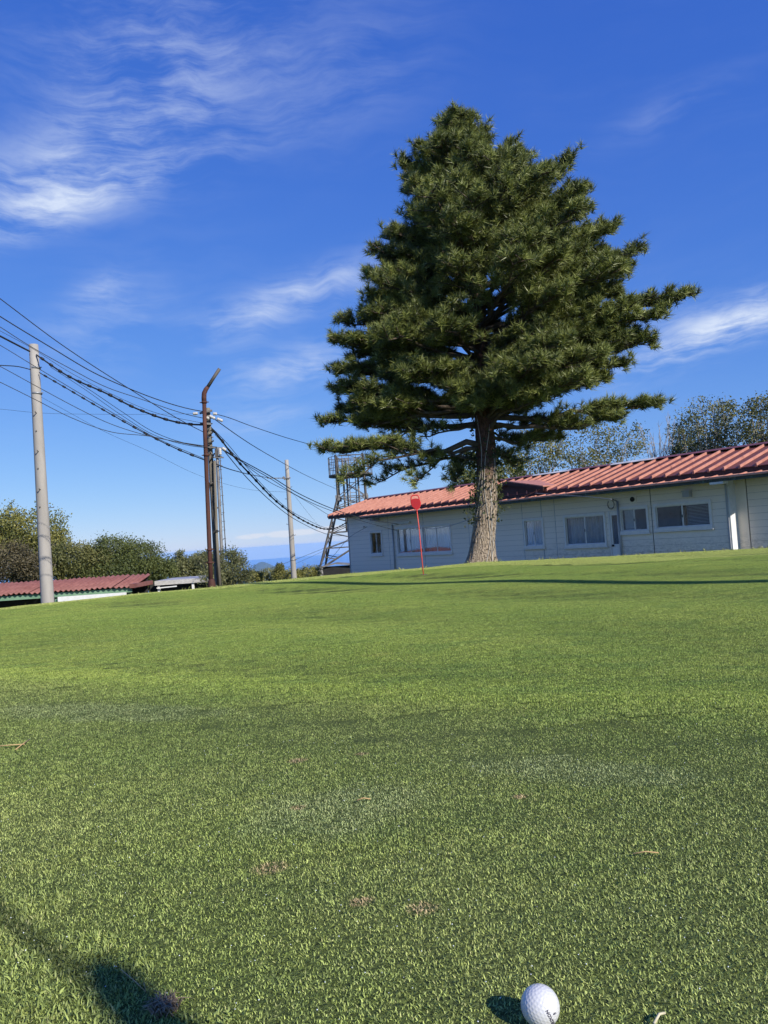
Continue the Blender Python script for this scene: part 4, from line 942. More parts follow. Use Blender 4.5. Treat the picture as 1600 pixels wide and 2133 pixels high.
m_needle = leaf_mat('pine_needle', (.018, .034, .011), (.36, .40, .098), transl=.08, rough=.45, spec=.4)
def needles(P, D, n_per, tones, length=.165):
    n = len(P); P = np.repeat(P, n_per, 0); D = np.repeat(D, n_per, 0); tn = np.repeat(tones, n_per) + rng.normal(0, .12, n * n_per)
    u = unit(np.cross(D, unit(rng.normal(size=D.shape)))); a = rng.uniform(R(8), R(82), (len(P), 1))
    d = unit(D * np.cos(a) + u * np.sin(a)); L = length * rng.uniform(.7, 1.2, (len(P), 1))
    st = P + D * rng.uniform(-.07, .05, (len(P), 1)); e = st + d * L + np.array([0, 0, -.012])
    sd = unit(np.cross(d, rng.normal(size=d.shape))) * .0068
    V = np.stack([st - sd, st + sd, e], 1).reshape(-1, 3); Fc = np.arange(len(P) * 3).reshape(-1, 3)
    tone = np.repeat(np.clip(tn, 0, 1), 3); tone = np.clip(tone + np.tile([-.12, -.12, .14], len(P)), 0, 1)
    return V, Fc, tone
n_tuft = 0
def pine_branch(z0, tip, droop=.0, density=1.0, bare=.30, width=.42, r0=None, layers=1, lab=None):
    """a limb from the trunk at height z0 to a tip, with a flat fan of side shoots ending in tufts"""
    global n_tuft
    a = trunk_at(z0); tip = np.array(tip, float); L = np.linalg.norm(tip - a); n = 9
    t_ = np.linspace(0, 1, n)[:, None]
    p = a + (tip - a) * t_; p[:, 2] += droop * L * np.sin(t_[:, 0] * np.pi); p[1:-1] += rng.normal(size=(n - 2, 3)) * .018 * L
    r0 = r0 or min(.075, .016 + .017 * L) * np.interp(z0, [0, 5, 9], [1.1, .9, .55])
    wood = B(); wood.tube(p, np.linspace(r0, .008, n), 7)
    horiz = np.array([tip[0] - a[0], tip[1] - a[1], 0]); horiz = horiz / max(np.linalg.norm(horiz), 1e-6); side = np.array([-horiz[1], horiz[0], 0])
    P, D, TN = [], [], []
    seg = np.linspace(0, 1, n)
    s_ = bare * rng.uniform(.8, 1.1); k = 0
    shade = rng.normal(0, .07); gp_ = rng.uniform(0, 6.28); gf_ = rng.uniform(6, 11)
    while s_ < .99:
        c = np.array([np.interp(s_, seg, p[:, i]) for i in range(3)]); sg_ = 1 if k % 2 else -1
        ln = width * L * (1.05 - s_) ** .8 * rng.uniform(.55, 1.1) + .16
        dirn = unit(horiz * rng.uniform(.55, .95) + side * sg_ * rng.uniform(.45, 1.0) + np.array([0, 0, rng.uniform(-.08, .38)]))
        e = c + dirn * ln; e[2] += .06 * ln
        m_ = 4; q_ = curve_pts(c, e, .02, m_, .03)
        wood.tube(q_, np.linspace(.011 + .004 * L, .004, m_), 3, False)
        st = .28 if ln > .5 else .15
        u = st
        while u <= 1.0:
            pt = np.array([np.interp(u, np.linspace(0, 1, m_), q_[:, i]) for i in range(3)])
            for w_ in range(1 if u > .8 else 2):
                o_ = rng.normal(size=3) * [.07, .07, .045]; o_[2] = abs(o_[2]) * 1.1
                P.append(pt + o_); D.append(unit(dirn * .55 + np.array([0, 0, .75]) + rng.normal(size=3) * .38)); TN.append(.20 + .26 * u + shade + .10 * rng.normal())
            u += .115 / max(ln, .12) / density
        if math.sin(gf_ * s_ * max(L, 1) / 1.6 + gp_) > .55: s_ += .10 / max(L, .6)      # a bare stretch between two pads
        k += 1; s_ += .075 / max(L, .4) / density * rng.uniform(.8, 1.2)
    for q_ in range(3):
        P.append(tip + rng.normal(size=3) * .05); D.append(unit((tip - p[-3]) / L * 2 + np.array([0, 0, .5]) + rng.normal(size=3) * .25)); TN.append(.6)
    # short shoots standing on the limb itself
    for s2 in np.arange(max(bare, .35), 1.0, .10 / max(L, .5) / density):
        c = np.array([np.interp(s2, seg, p[:, i]) for i in range(3)])
        P.append(c + [rng.normal() * .05, rng.normal() * .05, .05 + abs(rng.normal()) * .05]); D.append(unit(horiz * .35 + np.array([0, 0, 1]) + rng.normal(size=3) * .3)); TN.append(.33 + shade)
    br = wood.build('branch', m_branch, pine)
    P, D, TN = np.array(P), np.array(D), np.array(TN); n_tuft += len(P)
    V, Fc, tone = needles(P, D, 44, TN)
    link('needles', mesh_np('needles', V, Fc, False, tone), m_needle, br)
    return br
def tip_px(x, y, dy):                      # the tufts reach a little beyond the wood
    return at(x + (12 if x < 1000 else -14), y + 10, PY + dy) - PO
def ztr(y): return float(np.interp(y, [p[1] for p in reversed(tr_px)], TP[::-1, 2]))
# limbs that draw the outline: tip in the photo, depth offset, height where they leave the trunk
OUT = [(860, 298, -.2, 400), (826, 330, .2, 450), (848, 372, .1, 470), (838, 430, -.3, 510), (797, 478, .2, 560), (770, 515, -.2, 600), (800, 540, .4, 610), (757, 566, .2, 650), (762, 612, -.3, 680),
       (708, 652, .1, 730), (745, 640, -.6, 710), (690, 700, -.2, 775), (720, 735, .5, 790), (692, 768, .1, 815), (690, 806, .4, 835), (664, 872, -.1, 855), (700, 850, .7, 850), (660, 926, -.2, 930),
       (912, 275, -.1, 345), (980, 280, .1, 345), (1022, 285, -.2, 380), (1074, 286, .2, 420), (1106, 314, -.2, 440), (1193, 324, .1, 500), (1160, 350, -.4, 500), (1222, 388, -.1, 540), (1230, 432, .3, 560), (1290, 462, -.1, 600), (1334, 510, .1, 640),
       (1318, 552, -.4, 650), (1285, 590, .3, 690), (1452, 598, .1, 740), (1388, 650, -.3, 760), (1378, 710, .1, 790), (1322, 752, -.3, 810), (1275, 785, .5, 830), (1386, 832, -.1, 868), (1300, 868, -.4, 885), (1180, 905, .5, 910),
       (1335, 690, .5, 770), (1255, 690, -.7, 760), (1250, 640, .8, 720), (1300, 610, -.3, 700), (1240, 540, .7, 640), (735, 770, .6, 800), (725, 832, -.5, 850), (770, 690, .8, 750), (790, 850, .3, 860), (745, 880, .4, 880), (700, 800, -.5, 830), (760, 820, 1.0, 840), (830, 830, 1.4, 850)]
for (x, y, dy, yb) in OUT:
    big = (x, y) in ((1452, 598), (1386, 832), (660, 926), (664, 872))
    pine_branch(ztr(yb), tip_px(x, y, dy), droop=-.02 if y < 600 else (.03 if y < 800 else -.03), bare=.55 if big and x > 1200 else (.42 if y > 760 else .25), width=.30 if big else (.52 if y < 640 else .44), density=1.0)
# limbs towards and away from the camera fill the crown
prof_y = np.array([235, 300, 350, 430, 500, 570, 650, 710, 770, 830, 880, 930])
prof_L = np.array([2, 100, 145, 150, 205, 235, 285, 300, 290, 290, 300, 220]) * PY / F_PX
prof_R = np.array([2, 90, 215, 240, 330, 320, 370, 350, 270, 300, 200, 60]) * PY / F_PX
gold = 2.399963
nfill = 140
out_x = [640, 700, 755, 800, 830, 862, 905, 946, 985, 1025, 1075, 1110, 1195, 1225, 1295, 1340, 1400, 1460]
out_y = [830, 640, 560, 470, 325, 300, 255, 236, 262, 283, 286, 312, 322, 385, 460, 505, 640, 700]
def to_px(p):
    q_ = np.asarray(p) + PO - vC; k_ = F_PX / (q_ @ vF); return 800 + k_ * (q_ @ vR), 1066.5 - k_ * (q_ @ vU)
for k in range(nfill):
    yb = 300 + (900 - 300) * ((k + .5) / nfill) ** .95
    a_ = k * gold + rng.normal() * .2
    ex, ey = math.cos(a_), math.sin(a_)
    if yb > 855 and (k % 5 < 3 or ex < 0): continue
    rr_ = np.interp(yb - 40, prof_y, prof_R if ex > 0 else prof_L); rm = (np.interp(yb - 40, prof_y, prof_R) + np.interp(yb - 40, prof_y, prof_L)) / 2 * .80
    L = math.sqrt((rr_ * ex) ** 2 + (rm * ey) ** 2) * rng.uniform(.62, .97)
    if yb > 780 and ey < -.3: L *= .78
    rise = np.interp(yb, [260, 450, 650, 800, 900], [.8, .58, .36, .18, .02]) + rng.normal() * .05
    z0 = ztr(yb); t0 = trunk_at(z0); tip = np.array((t0[0] + L * ex, t0[1] + L * ey, z0 + L * rise))
    for _ in range(12):                                   # keep inside the crown's outline
        px_, py_ = to_px(tip)
        if py_ > np.interp(px_, out_x, out_y) + 34: break
        tip = t0 + (tip - t0) * .9; tip[2] -= .05
    pine_branch(z0, tip, droop=.03, bare=.34 if yb > 640 else .22, density=.76, width=.46)
# dense limbs on the sunny side shade the upper trunk
for yb, da, L in ((878, .0, 2.5), (862, .45, 2.2), (850, -.4, 2.5), (835, .15, 2.7), (815, -.2, 2.5), (890, -.15, 1.9)):
    a_ = math.atan2(sun_dir.y, sun_dir.x) + da; z0 = ztr(yb); t0 = trunk_at(z0)
    pine_branch(z0, (t0[0] + L * math.cos(a_), t0[1] + L * math.sin(a_), z0 + .16 * L), droop=.04, bare=.35, density=.85, width=.5)
# leader
for k in range(9):
    a_ = k * gold; z0 = TP[-1, 2] - .10 - .10 * k; L = .07 + .06 * k; t0 = trunk_at(z0)
    pine_branch(z0, (t0[0] + L * math.cos(a_), t0[1] + L * math.sin(a_), z0 + L * 1.25), bare=.15, r0=.014)
# the two thin, hanging limbs at the bottom left and small ones near the trunk
pine_branch(ztr(935), tip_px(700, 990, -.5), droop=.06, bare=.5, width=.22, density=.55, r0=.05)
pine_branch(ztr(945), tip_px(760, 1000, .3), droop=.05, bare=.45, width=.25, density=.5, r0=.04)
pine_branch(ztr(930), tip_px(850, 1000, -.2), droop=.10, bare=.55, width=.34, density=.75, r0=.035)
pine_branch(ztr(925), tip_px(930, 1005, .2), droop=.12, bare=.5, width=.5, density=.8, r0=.03)
pine_branch(ztr(880), tip_px(790, 900, .6), droop=.02, bare=.4, width=.3, density=.45, r0=.04)
pine_branch(ztr(890), tip_px(850, 905, -.4), droop=.04, bare=.35, width=.3, density=.4, r0=.03)
pine_branch(ztr(930), tip_px(1090, 965, .9), droop=.03, bare=.4, width=.5, density=.9, r0=.03)
pine_branch(ztr(900), tip_px(1110, 925, .7), droop=.02, bare=.35, width=.4, density=.6, r0=.03)
pine_branch(ztr(850), tip_px(940, 800, -1.3), droop=.05, bare=.3, width=.55, density=1.0)
pine_branch(ztr(870), tip_px(1000, 835, -1.1), droop=.04, bare=.25, width=.6, density=1.0)
pine_branch(ztr(800), tip_px(830, 770, -1.3), droop=.06, bare=.4, width=.45, density=1.0)
pine_branch(ztr(720), tip_px(815, 665, -1.2), droop=.06, bare=.4, width=.42, density=1.0)
print('tufts', n_tuft)

# vine climbing the trunk
m_vine = leaf_mat('vine_leaf', (.025, .042, .014), (.085, .090, .025))
vine = thing('climbing_vine', 'leafy vine climbing the middle of the pine trunk', 'vine', (PO[0], PO[1], PO[2] + .4))
P = []
for k in range(560):
    z = rng.uniform(.95, 3.4) if k < 380 else rng.uniform(1.4, 2.6); a_ = rng.uniform(-3.6, .6) if k % 2 else rng.normal(math.pi * (1 if k % 4 else 0), .45)
    r = np.interp(z, TP[:, 2], TR) + .03 + abs(rng.normal()) * (.05 if k % 5 else .16); c = trunk_at(z); P.append(c + [r * math.cos(a_), r * math.sin(a_), -.4])
for (x, y, n_) in ((985, 1035, 46), (990, 1055, 22), (982, 1082, 16), (1040, 1010, 26), (1035, 960, 40), (980, 960, 30)):
    c = at(x, y, PY - .1) - PO - np.array([0, 0, .4]); P += list(c + rng.normal(size=(n_, 3)) * [.07, .07, .10])
link('leaves', leaves_mesh('leaves', np.array(P), .075, rng.uniform(0, 1, len(P)), up=.05), m_vine, vine)
vb = B()
for k in range(7):
    a0 = rng.uniform(-3.2, .2); z = np.linspace(.02, rng.uniform(1.6, 3.2), 22); pts = []
    for zz in z:
        a_ = a0 + .5 * math.sin(zz * 2 + k); r = np.interp(zz, TP[:, 2], TR) + .012 + .115 * math.exp(-zz / .22) * (1 + .6 * math.cos(a_ - math.pi)) ; c = trunk_at(zz); pts.append(c + [r * math.cos(a_), r * math.sin(a_), -.4])
    vb.tube(pts, .009, 5)
vb.build('stems', m_bark_p, vine)

# ------------------------------------------------------------------ grass blades
def blade_mat(name, lift, mixc, mixf):
    m, t, b = new_mat(name)
    p = pos(t); c, n1, n2, n3, X, Y = turf_colour(t, p)
    a = t.new('ShaderNodeAttribute', attribute_name='tone').outputs['Fac']
    c = t.mix(mixf, c, (*mixc, 1))
    jit = t.noise(p, 7, 4, .6)
    for (cx, cy, sx, sy, ang_) in ((-1.0, 2.68, .55, .13, -.33), (-.14, 1.60, .22, .17, .4), (.40, 1.75, .28, .12, -.5)):        # dew still on the leaves
        c = t.mix(t.math('MULTIPLY', spot(t, X, Y, cx, cy, sx, sy, ang_, jit), .34), c, (.36, .42, .25, 1))
    for (cx, cy, s_) in ((-.259, 1.983, .032), (-.10, 2.01, .02), (-.236, 1.335, .035), (-.22, 1.62, .02), (.24, 1.60, .022), (.02, 1.155, .03), (-.075, 1.19, .02), (.56, .95, .03)):   # dead spots
        c = t.mix(t.math('MULTIPLY', spot(t, X, Y, cx, cy, s_, s_ * .8, .3, jit), .9), c, (.42, .32, .18, 1))
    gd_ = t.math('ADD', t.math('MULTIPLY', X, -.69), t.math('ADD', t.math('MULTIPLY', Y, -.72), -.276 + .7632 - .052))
    gv = t.math('MULTIPLY', t.math('MULTIPLY', t.ramp(gd_, -.035, -.012), t.ramp(gd_, .0, .02, 1, 0)), t.ramp(X, -.46, -.40, 1, 0))   # shade line along the collar edge, painted into the blade colour
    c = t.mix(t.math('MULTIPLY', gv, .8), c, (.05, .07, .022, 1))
    dk = t.vmath('MULTIPLY', c, (.42, .48, .43)); lt = t.vmath('MULTIPLY', c, (1.85 * lift, 1.72 * lift, 1.78 * lift))
    c = t.mix(a, dk, lt)
    cl_ = t.ramp(t.noise(p, 38, 3, .6), .32, .68, .72, 1.22)
    cs_ = t.new('ShaderNodeVectorMath', operation='SCALE'); t.put(cs_.inputs[0], c); t.put(cs_.inputs[3], cl_); c = cs_.outputs[0]
    dry = t.math('MULTIPLY', t.math('GREATER_THAN', a, .965), .55)
    c = t.mix(dry, c, (.48, .46, .22, 1))
    t.put(b.inputs['Base Color'], c); b.inputs['Roughness'].default_value = .55; b.inputs['Specular IOR Level'].default_value = .35
    tr = t.new('ShaderNodeBsdfTranslucent'); t.put(tr.inputs['Color'], t.mix(.4, c, (.30, .38, .06, 1)))
    mx = t.new('ShaderNodeMixShader'); mx.inputs[0].default_value = .22
    t.put(mx.inputs[1], b.outputs[0]); t.put(mx.inputs[2], tr.outputs[0]); t.put(t.n['Material Output'].inputs['Surface'], mx.outputs[0])
    return m
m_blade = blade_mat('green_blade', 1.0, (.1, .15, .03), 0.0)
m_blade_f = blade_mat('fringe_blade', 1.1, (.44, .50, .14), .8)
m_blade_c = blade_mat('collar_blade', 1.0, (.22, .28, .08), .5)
TILE = .25
def tile(name, n, l0, l1, wd, lean0, lean1, mat, TILE=TILE):
    x = rng.uniform(-TILE / 2, TILE / 2, n); y = rng.uniform(-TILE / 2, TILE / 2, n)
    az = rng.uniform(0, 2 * np.pi, n); L = rng.uniform(l0, l1, n); ln = rng.uniform(lean0, lean1, n); ln2 = ln + rng.uniform(.1, .7, n)
    w_ = wd * rng.uniform(.7, 1.25, n)
    d = np.column_stack([np.cos(az), np.sin(az), np.zeros(n)]); s_ = np.column_stack([-np.sin(az), np.cos(az), rng.normal(0, .35, n)]); up = np.array([0, 0, 1.0])
    b0 = np.column_stack([x, y, np.full(n, -.001)])
    m1 = b0 + d * (L * .5 * np.sin(ln))[:, None] + up * (L * .5 * np.cos(ln))[:, None]
    tp_ = m1 + d * (L * .5 * np.sin(ln2))[:, None] + up * (L * .5 * np.cos(ln2))[:, None]
    V = np.stack([b0 - s_ * w_[:, None] * .35, b0 + s_ * w_[:, None] * .35, m1 + s_ * w_[:, None] * .5, m1 - s_ * w_[:, None] * .5, tp_], 1).reshape(-1, 3)
    i = np.arange(n) * 5
    Fc = np.vstack([np.column_stack([i, i + 1, i + 2]), np.column_stack([i, i + 2, i + 3]), np.column_stack([i + 3, i + 2, i + 4])])
    tn = rng.beta(1.25, 1.25, n); tn[rng.random(n) < .03] = .97
    me = mesh_np(name, V, Fc, False, np.repeat(tn, 5)); me.materials.append(mat)
    o = bpy.data.objects.new(name, me); return o
def scatter(name, label, protos, pts, mat, tilt=True):
    coll = bpy.data.collections.new(name + '_blades')
    for o in protos: coll.objects.link(o)
    e = .05; zx = (ground_z(pts[:, 0] + e, pts[:, 1]) - ground_z(pts[:, 0] - e, pts[:, 1])) / (2 * e); zy = (ground_z(pts[:, 0], pts[:, 1] + e) - ground_z(pts[:, 0], pts[:, 1] - e)) / (2 * e)
    n = len(pts); V = np.column_stack([pts, ground_z(pts[:, 0], pts[:, 1])]).astype(np.float32)
    me = bpy.data.meshes.new(name); me.vertices.add(n); me.vertices.foreach_set('co', V.ravel())
    # euler that lays the tile on the slope after a quarter-turn spin
    rot = np.zeros((n, 3), np.float32); spin = rng.integers(0, 4, n) * (np.pi / 2)
    for i in range(n):
        q_ = Vector((0, 0, 1)).rotation_difference(Vector((-zx[i], -zy[i], 1)).normalized()).to_matrix() @ Matrix.Rotation(spin[i], 3, 'Z')
        rot[i] = q_.to_euler()
    a = me.attributes.new('rot', 'FLOAT_VECTOR', 'POINT'); a.data.foreach_set('vector', rot.ravel())
    a = me.attributes.new('pick', 'INT', 'POINT'); a.data.foreach_set('value', rng.integers(0, len(protos), n).astype(np.int32))
    me.materials.append(mat); me.update()
    o = link(name, me)
    ng = bpy.data.node_groups.new(name + '_scatter', 'GeometryNodeTree')
    ng.interface.new_socket('Geometry', in_out='INPUT', socket_type='NodeSocketGeometry'); ng.interface.new_socket('Geometry', in_out='OUTPUT', socket_type='NodeSocketGeometry')
    gi = ng.nodes.new('NodeGroupInput'); go = ng.nodes.new('NodeGroupOutput')
    ip = ng.nodes.new('GeometryNodeInstanceOnPoints'); ci = ng.nodes.new('GeometryNodeCollectionInfo')
    ci.inputs['Collection'].default_value = coll; ci.inputs['Separate Children'].default_value = True; ci.inputs['Reset Children'].default_value = True
    ra = ng.nodes.new('GeometryNodeInputNamedAttribute'); ra.data_type = 'FLOAT_VECTOR'; ra.inputs['Name'].default_value = 'rot'
    pa = ng.nodes.new('GeometryNodeInputNamedAttribute'); pa.data_type = 'INT'; pa.inputs['Name'].default_value = 'pick'
    er = ng.nodes.new('FunctionNodeEulerToRotation')
    L_ = ng.links
    L_.new(gi.outputs[0], ip.inputs['Points']); L_.new(ci.outputs[0], ip.inputs['Instance']); ip.inputs['Pick Instance'].default_value = True
    L_.new(pa.outputs['Attribute'], ip.inputs['Instance Index']); L_.new(ra.outputs['Attribute'], er.inputs[0]); L_.new(er.outputs[0], ip.inputs['Rotation'])
    L_.new(ip.outputs[0], go.inputs[0])
    md = o.modifiers.new('scatter', 'NODES'); md.node_group = ng
    return tag(o, label, kind='stuff')
gxs = np.arange(-14, 14.01, TILE); gys = np.arange(-.75, 18.01, TILE)
GX, GY = np.meshgrid(gxs, gys); GX = GX.ravel(); GY = GY.ravel()
rr_ = np.hypot(GX, GY); azm = np.degrees(np.arctan2(GX, GY)); dd_ = rr_ - rim_r(GX, GY)
keep = ((np.abs(azm) < 40) | ((rr_ < 4) & (np.abs(azm) < 75)) | (rr_ < 1.3)) & (dd_ < 3.2)
GX, GY, dd_ = GX[keep], GY[keep], dd_[keep]
def corner_d(x, y): return np.where((x < -.1) & (y > -.3), -.69 * (x + .40) - .72 * (y - 1.06) + .012 * np.sin(x * 41) + .010 * np.sin(y * 57), -1.0)
fringe = dd_ > np.interp(np.degrees(np.arctan2(GX, GY)), [-30, -12, 0, 8, 30], [-.75, -.6, -1.0, -2.2, -2.3])
green_ = ~fringe & (corner_d(GX, GY) < .16)
CT = .07
cx_, cy_ = np.meshgrid(np.arange(-2.2, 0, CT), np.arange(.2, 2.9, CT)); cx_ = cx_.ravel(); cy_ = cy_.ravel(); ck = corner_d(cx_, cy_) > -.005
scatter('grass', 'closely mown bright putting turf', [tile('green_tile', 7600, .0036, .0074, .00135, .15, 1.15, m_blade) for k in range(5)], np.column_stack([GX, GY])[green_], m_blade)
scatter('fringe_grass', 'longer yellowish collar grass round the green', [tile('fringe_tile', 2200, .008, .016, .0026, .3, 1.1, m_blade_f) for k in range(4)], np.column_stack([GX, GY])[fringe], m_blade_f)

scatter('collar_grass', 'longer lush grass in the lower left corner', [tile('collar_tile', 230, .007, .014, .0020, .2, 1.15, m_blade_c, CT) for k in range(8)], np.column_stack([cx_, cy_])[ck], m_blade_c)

# rough tufts along the crest and round the pine's foot
tv = []; tf = []; tt = []
def tuft_at(x, y, n, h, spread):
    z = gz(x, y)
    for _ in range(n):
        a_ = rng.uniform(0, 6.28); px_, py_ = x + rng.normal() * spread, y + rng.normal() * spread; L = h * rng.uniform(.5, 1.2); le = rng.uniform(.1, .8); w_ = .0035
        zz = gz(px_, py_) - .01; n0 = len(tv); c_, s_ = math.cos(a_), math.sin(a_)
        tv.extend([(px_ - s_ * w_, py_ + c_ * w_, zz), (px_ + s_ * w_, py_ - c_ * w_, zz), (px_ + c_ * L * le * .4 + s_ * w_ * .6, py_ + s_ * L * le * .4 - c_ * w_ * .6, zz + L * .6), (px_ + c_ * L * le, py_ + s_ * L * le, zz + L * (1 - .3 * le))])
        tf.extend([(n0, n0 + 1, n0 + 2), (n0, n0 + 2, n0 + 3)]); tt.extend([rng.uniform(0, 1)] * 4)
for k in range(260):
    az_ = R(rng.uniform(-32, 34)); rb_ = float(rim_r(math.sin(az_), math.cos(az_))) + rng.uniform(-.1, 2.2)
    tuft_at(rb_ * math.sin(az_), rb_ * math.cos(az_), int(rng.integers(4, 12)), rng.uniform(.025, .075), .05)
for k in range(90):
    a_ = rng.uniform(0, 6.28); r_ = .40 + abs(rng.normal()) * .18; tuft_at(PO[0] + r_ * math.cos(a_), PO[1] + r_ * math.sin(a_), 9, .06, .05)
tag(link('rough_grass', mesh_np('rough_grass', np.array(tv), np.array(tf), False, tt), leaf_mat('rough_blade', (.16, .20, .05), (.50, .48, .20))), 'straggling longer blades on the crest and round the pine foot', kind='stuff')

# dew beads that catch the sun
m_dew, t, b = new_mat('dew_bead'); b.inputs['Base Color'].default_value = (.8, .85, .9, 1); b.inputs['Roughness'].default_value = .08; b.inputs['Specular IOR Level'].default_value = .8
db = []; df = []
ico = np.array([(0, 0, 1), (1, 0, 0), (0, 1, 0), (-1, 0, 0), (0, -1, 0), (0, 0, -1)], float); icf = [(0, 1, 2), (0, 2, 3), (0, 3, 4), (0, 4, 1), (5, 2, 1), (5, 3, 2), (5, 4, 3), (5, 1, 4)]
for k in range(420):
    y_ = rng.uniform(.82, 2.2); x_ = rng.uniform(-.6, .6) * y_ * 1.05; r_ = rng.uniform(.0005, .0011)
    n0 = len(db); db += [tuple(v) for v in ico * r_ + [x_, y_, gz(x_, y_) + rng.uniform(.006, .011)]]; df += [tuple(i + n0 for i in f) for f in icf]
tag(link('dew', mesh_np('dew', np.array(db), np.array(df), True), m_dew), 'tiny dew beads on the near turf', kind='stuff')

# ------------------------------------------------------------------ golf ball
BR = .02135
bc = atz(1125, 2091, BR + .003)
ball = thing('golf_ball', 'white dimpled golf ball resting on the green at the bottom', 'golf ball', (bc[0], bc[1], .0008))
bm = bmesh.new(); bmesh.ops.create_icosphere(bm, subdivisions=6, radius=1.0); me = bpy.data.meshes.new('shell'); bm.to_mesh(me); bm.free()
co = np.empty(len(me.vertices) * 3); me.vertices.foreach_get('co', co); co = co.reshape(-1, 3)
nd = 336; k = np.arange(nd) + .5; ph_ = np.arccos(1 - 2 * k / nd); th_ = np.pi * (1 + 5 ** .5) * k
dp = np.column_stack([np.cos(th_) * np.sin(ph_), np.sin(th_) * np.sin(ph_), np.cos(ph_)])
best = np.zeros(len(co))
for i in range(0, len(co), 8000): best[i:i + 8000] = (co[i:i + 8000] @ dp.T).max(1)
ang_ = np.arccos(np.clip(best, -1, 1)); dr_ = .088
dep = np.where(ang_ < dr_, .016 * (1 - (ang_ / dr_) ** 2), 0)
co = co * (1 - dep)[:, None] * BR + [0, 0, BR]
me.vertices.foreach_set('co', co.ravel()); me.polygons.foreach_set('use_smooth', np.ones(len(me.polygons), bool)); me.update()
m_ball, t, b = new_mat('ball_urethane'); b.inputs['Base Color'].default_value = (.56, .57, .585, 1); b.inputs['Roughness'].default_value = .35; b.inputs['Coat Weight'].default_value = .2
link('shell', me, m_ball, ball)
m_ink = M('ball_print', (.02, .02, .05), rough=.5)
tocam = unit(vC - np.array([bc[0], bc[1], BR + .003])); bR = unit(vR - tocam * (vR @ tocam)); bU = np.cross(tocam, bR)
def print_on_ball(text, c2, read, length, cap, nm):
    cu = bpy.data.curves.new('print', 'FONT'); cu.body = text; cu.align_x = 'CENTER'; cu.align_y = 'CENTER'; cu.offset = .04; cu.resolution_u = 3
    to = bpy.data.objects.new('print', cu); COL.objects.link(to); dg = bpy.context.evaluated_depsgraph_get(); dg.update()
    src = bpy.data.meshes.new_from_object(to.evaluated_get(dg)); bpy.data.objects.remove(to)
    bm = bmesh.new(); bm.from_mesh(src); bmesh.ops.triangulate(bm, faces=bm.faces); bmesh.ops.subdivide_edges(bm, edges=bm.edges, cuts=1); bm.to_mesh(src); bm.free()
    v = np.empty(len(src.vertices) * 3); src.vertices.foreach_get('co', v); v = v.reshape(-1, 3)
    w0 = np.ptp(v[:, 0]); h0 = np.ptp(v[:, 1]); read = np.array(read) / np.linalg.norm(read); upv = np.array([-read[1], read[0]])
    q2 = np.array(c2) + np.outer(v[:, 0] / w0 * length, read) + np.outer(v[:, 1] / h0 * cap, upv)
    dpt = np.sqrt(np.maximum(1 - (q2 ** 2).sum(1), .02))
    P3 = (q2[:, :1] * bR + q2[:, 1:] * bU + dpt[:, None] * tocam) * BR * 1.003 + [0, 0, BR]
    src.vertices.foreach_set('co', P3.ravel()); src.update(); src.name = nm
    return link(nm, src, m_ink, ball)
print_on_ball('SRIXON', (.47, -.52), (-.42, .90), .74, .17, 'brand_print')
print_on_ball('5', (.70, -.33), (-.42, .90), .09, .16, 'number_print')

# ------------------------------------------------------------------ red putting pin
m_red = M('red_plastic', (.62, .03, .03), (.55, .025, .025), rough=.4, spec=.5)
m_red2 = M('red_mesh_plastic', (.42, .012, .016), (.36, .01, .014), rough=.5)
m_or = M('faded_red_stick', (.68, .10, .055), (.60, .06, .045), rough=.45)
pb_ = at(883, 1198, 10.9); pin = thing('putting_pin', 'thin red putting pin with a scoop shaped red head', 'golf pin', (pb_[0], 10.9, gz(pb_[0], 10.9)))
def locp(zx_, zy_, dy=0): return Vector(at(840 + zx_ / 10.66, 1010 + zy_ / 10.66, 10.9 + dy)) - pin.location
pts = [locp(455, 2060), locp(400, 1480), locp(345, 900), locp(303, 560)]; pts[0] = Vector((pts[0].x, pts[0].y, -.06))
B().tube(pts, [.0075, .0075, .007, .007], 8).build('stick', m_or, pin)
outl = [(175, 330), (178, 400), (205, 465), (255, 520), (303, 545), (345, 515), (380, 450), (384, 410), (375, 345), (355, 325), (330, 308), (270, 300), (215, 312)]
bb = B(); n = len(outl); bb.add([locp(x, y, -.012) for x, y in outl] + [locp(x, y, .012) for x, y in outl], [tuple(range(n)), tuple(reversed(range(n, 2 * n)))] + [(i, i + n, (i + 1) % n + n, (i + 1) % n) for i in range(n)])
bb.build('paddle', m_red2, pin)
rim_ = [(352, 300), (358, 330), (384, 400), (380, 450), (345, 520), (303, 548), (255, 524), (203, 470), (177, 400), (173, 330), (176, 262), (215, 236), (290, 226), (340, 240), (352, 300)]
B().tube([locp(x, y, -.004) for x, y in rim_], .0085, 8, False).build('rim', m_red, pin)
B().tube([locp(303, 545), locp(302, 590)], [.013, .009], 8).build('socket', m_red, pin)
cu_ = B(); cu_.tube([(0, 0, gz(pb_[0], 10.9) - pin.location.z + .004), (0, 0, .010)], [.05, .05], 16); cu_.build('cup_ring', M('cup_white', (.10, .10, .09), rough=.6), pin)

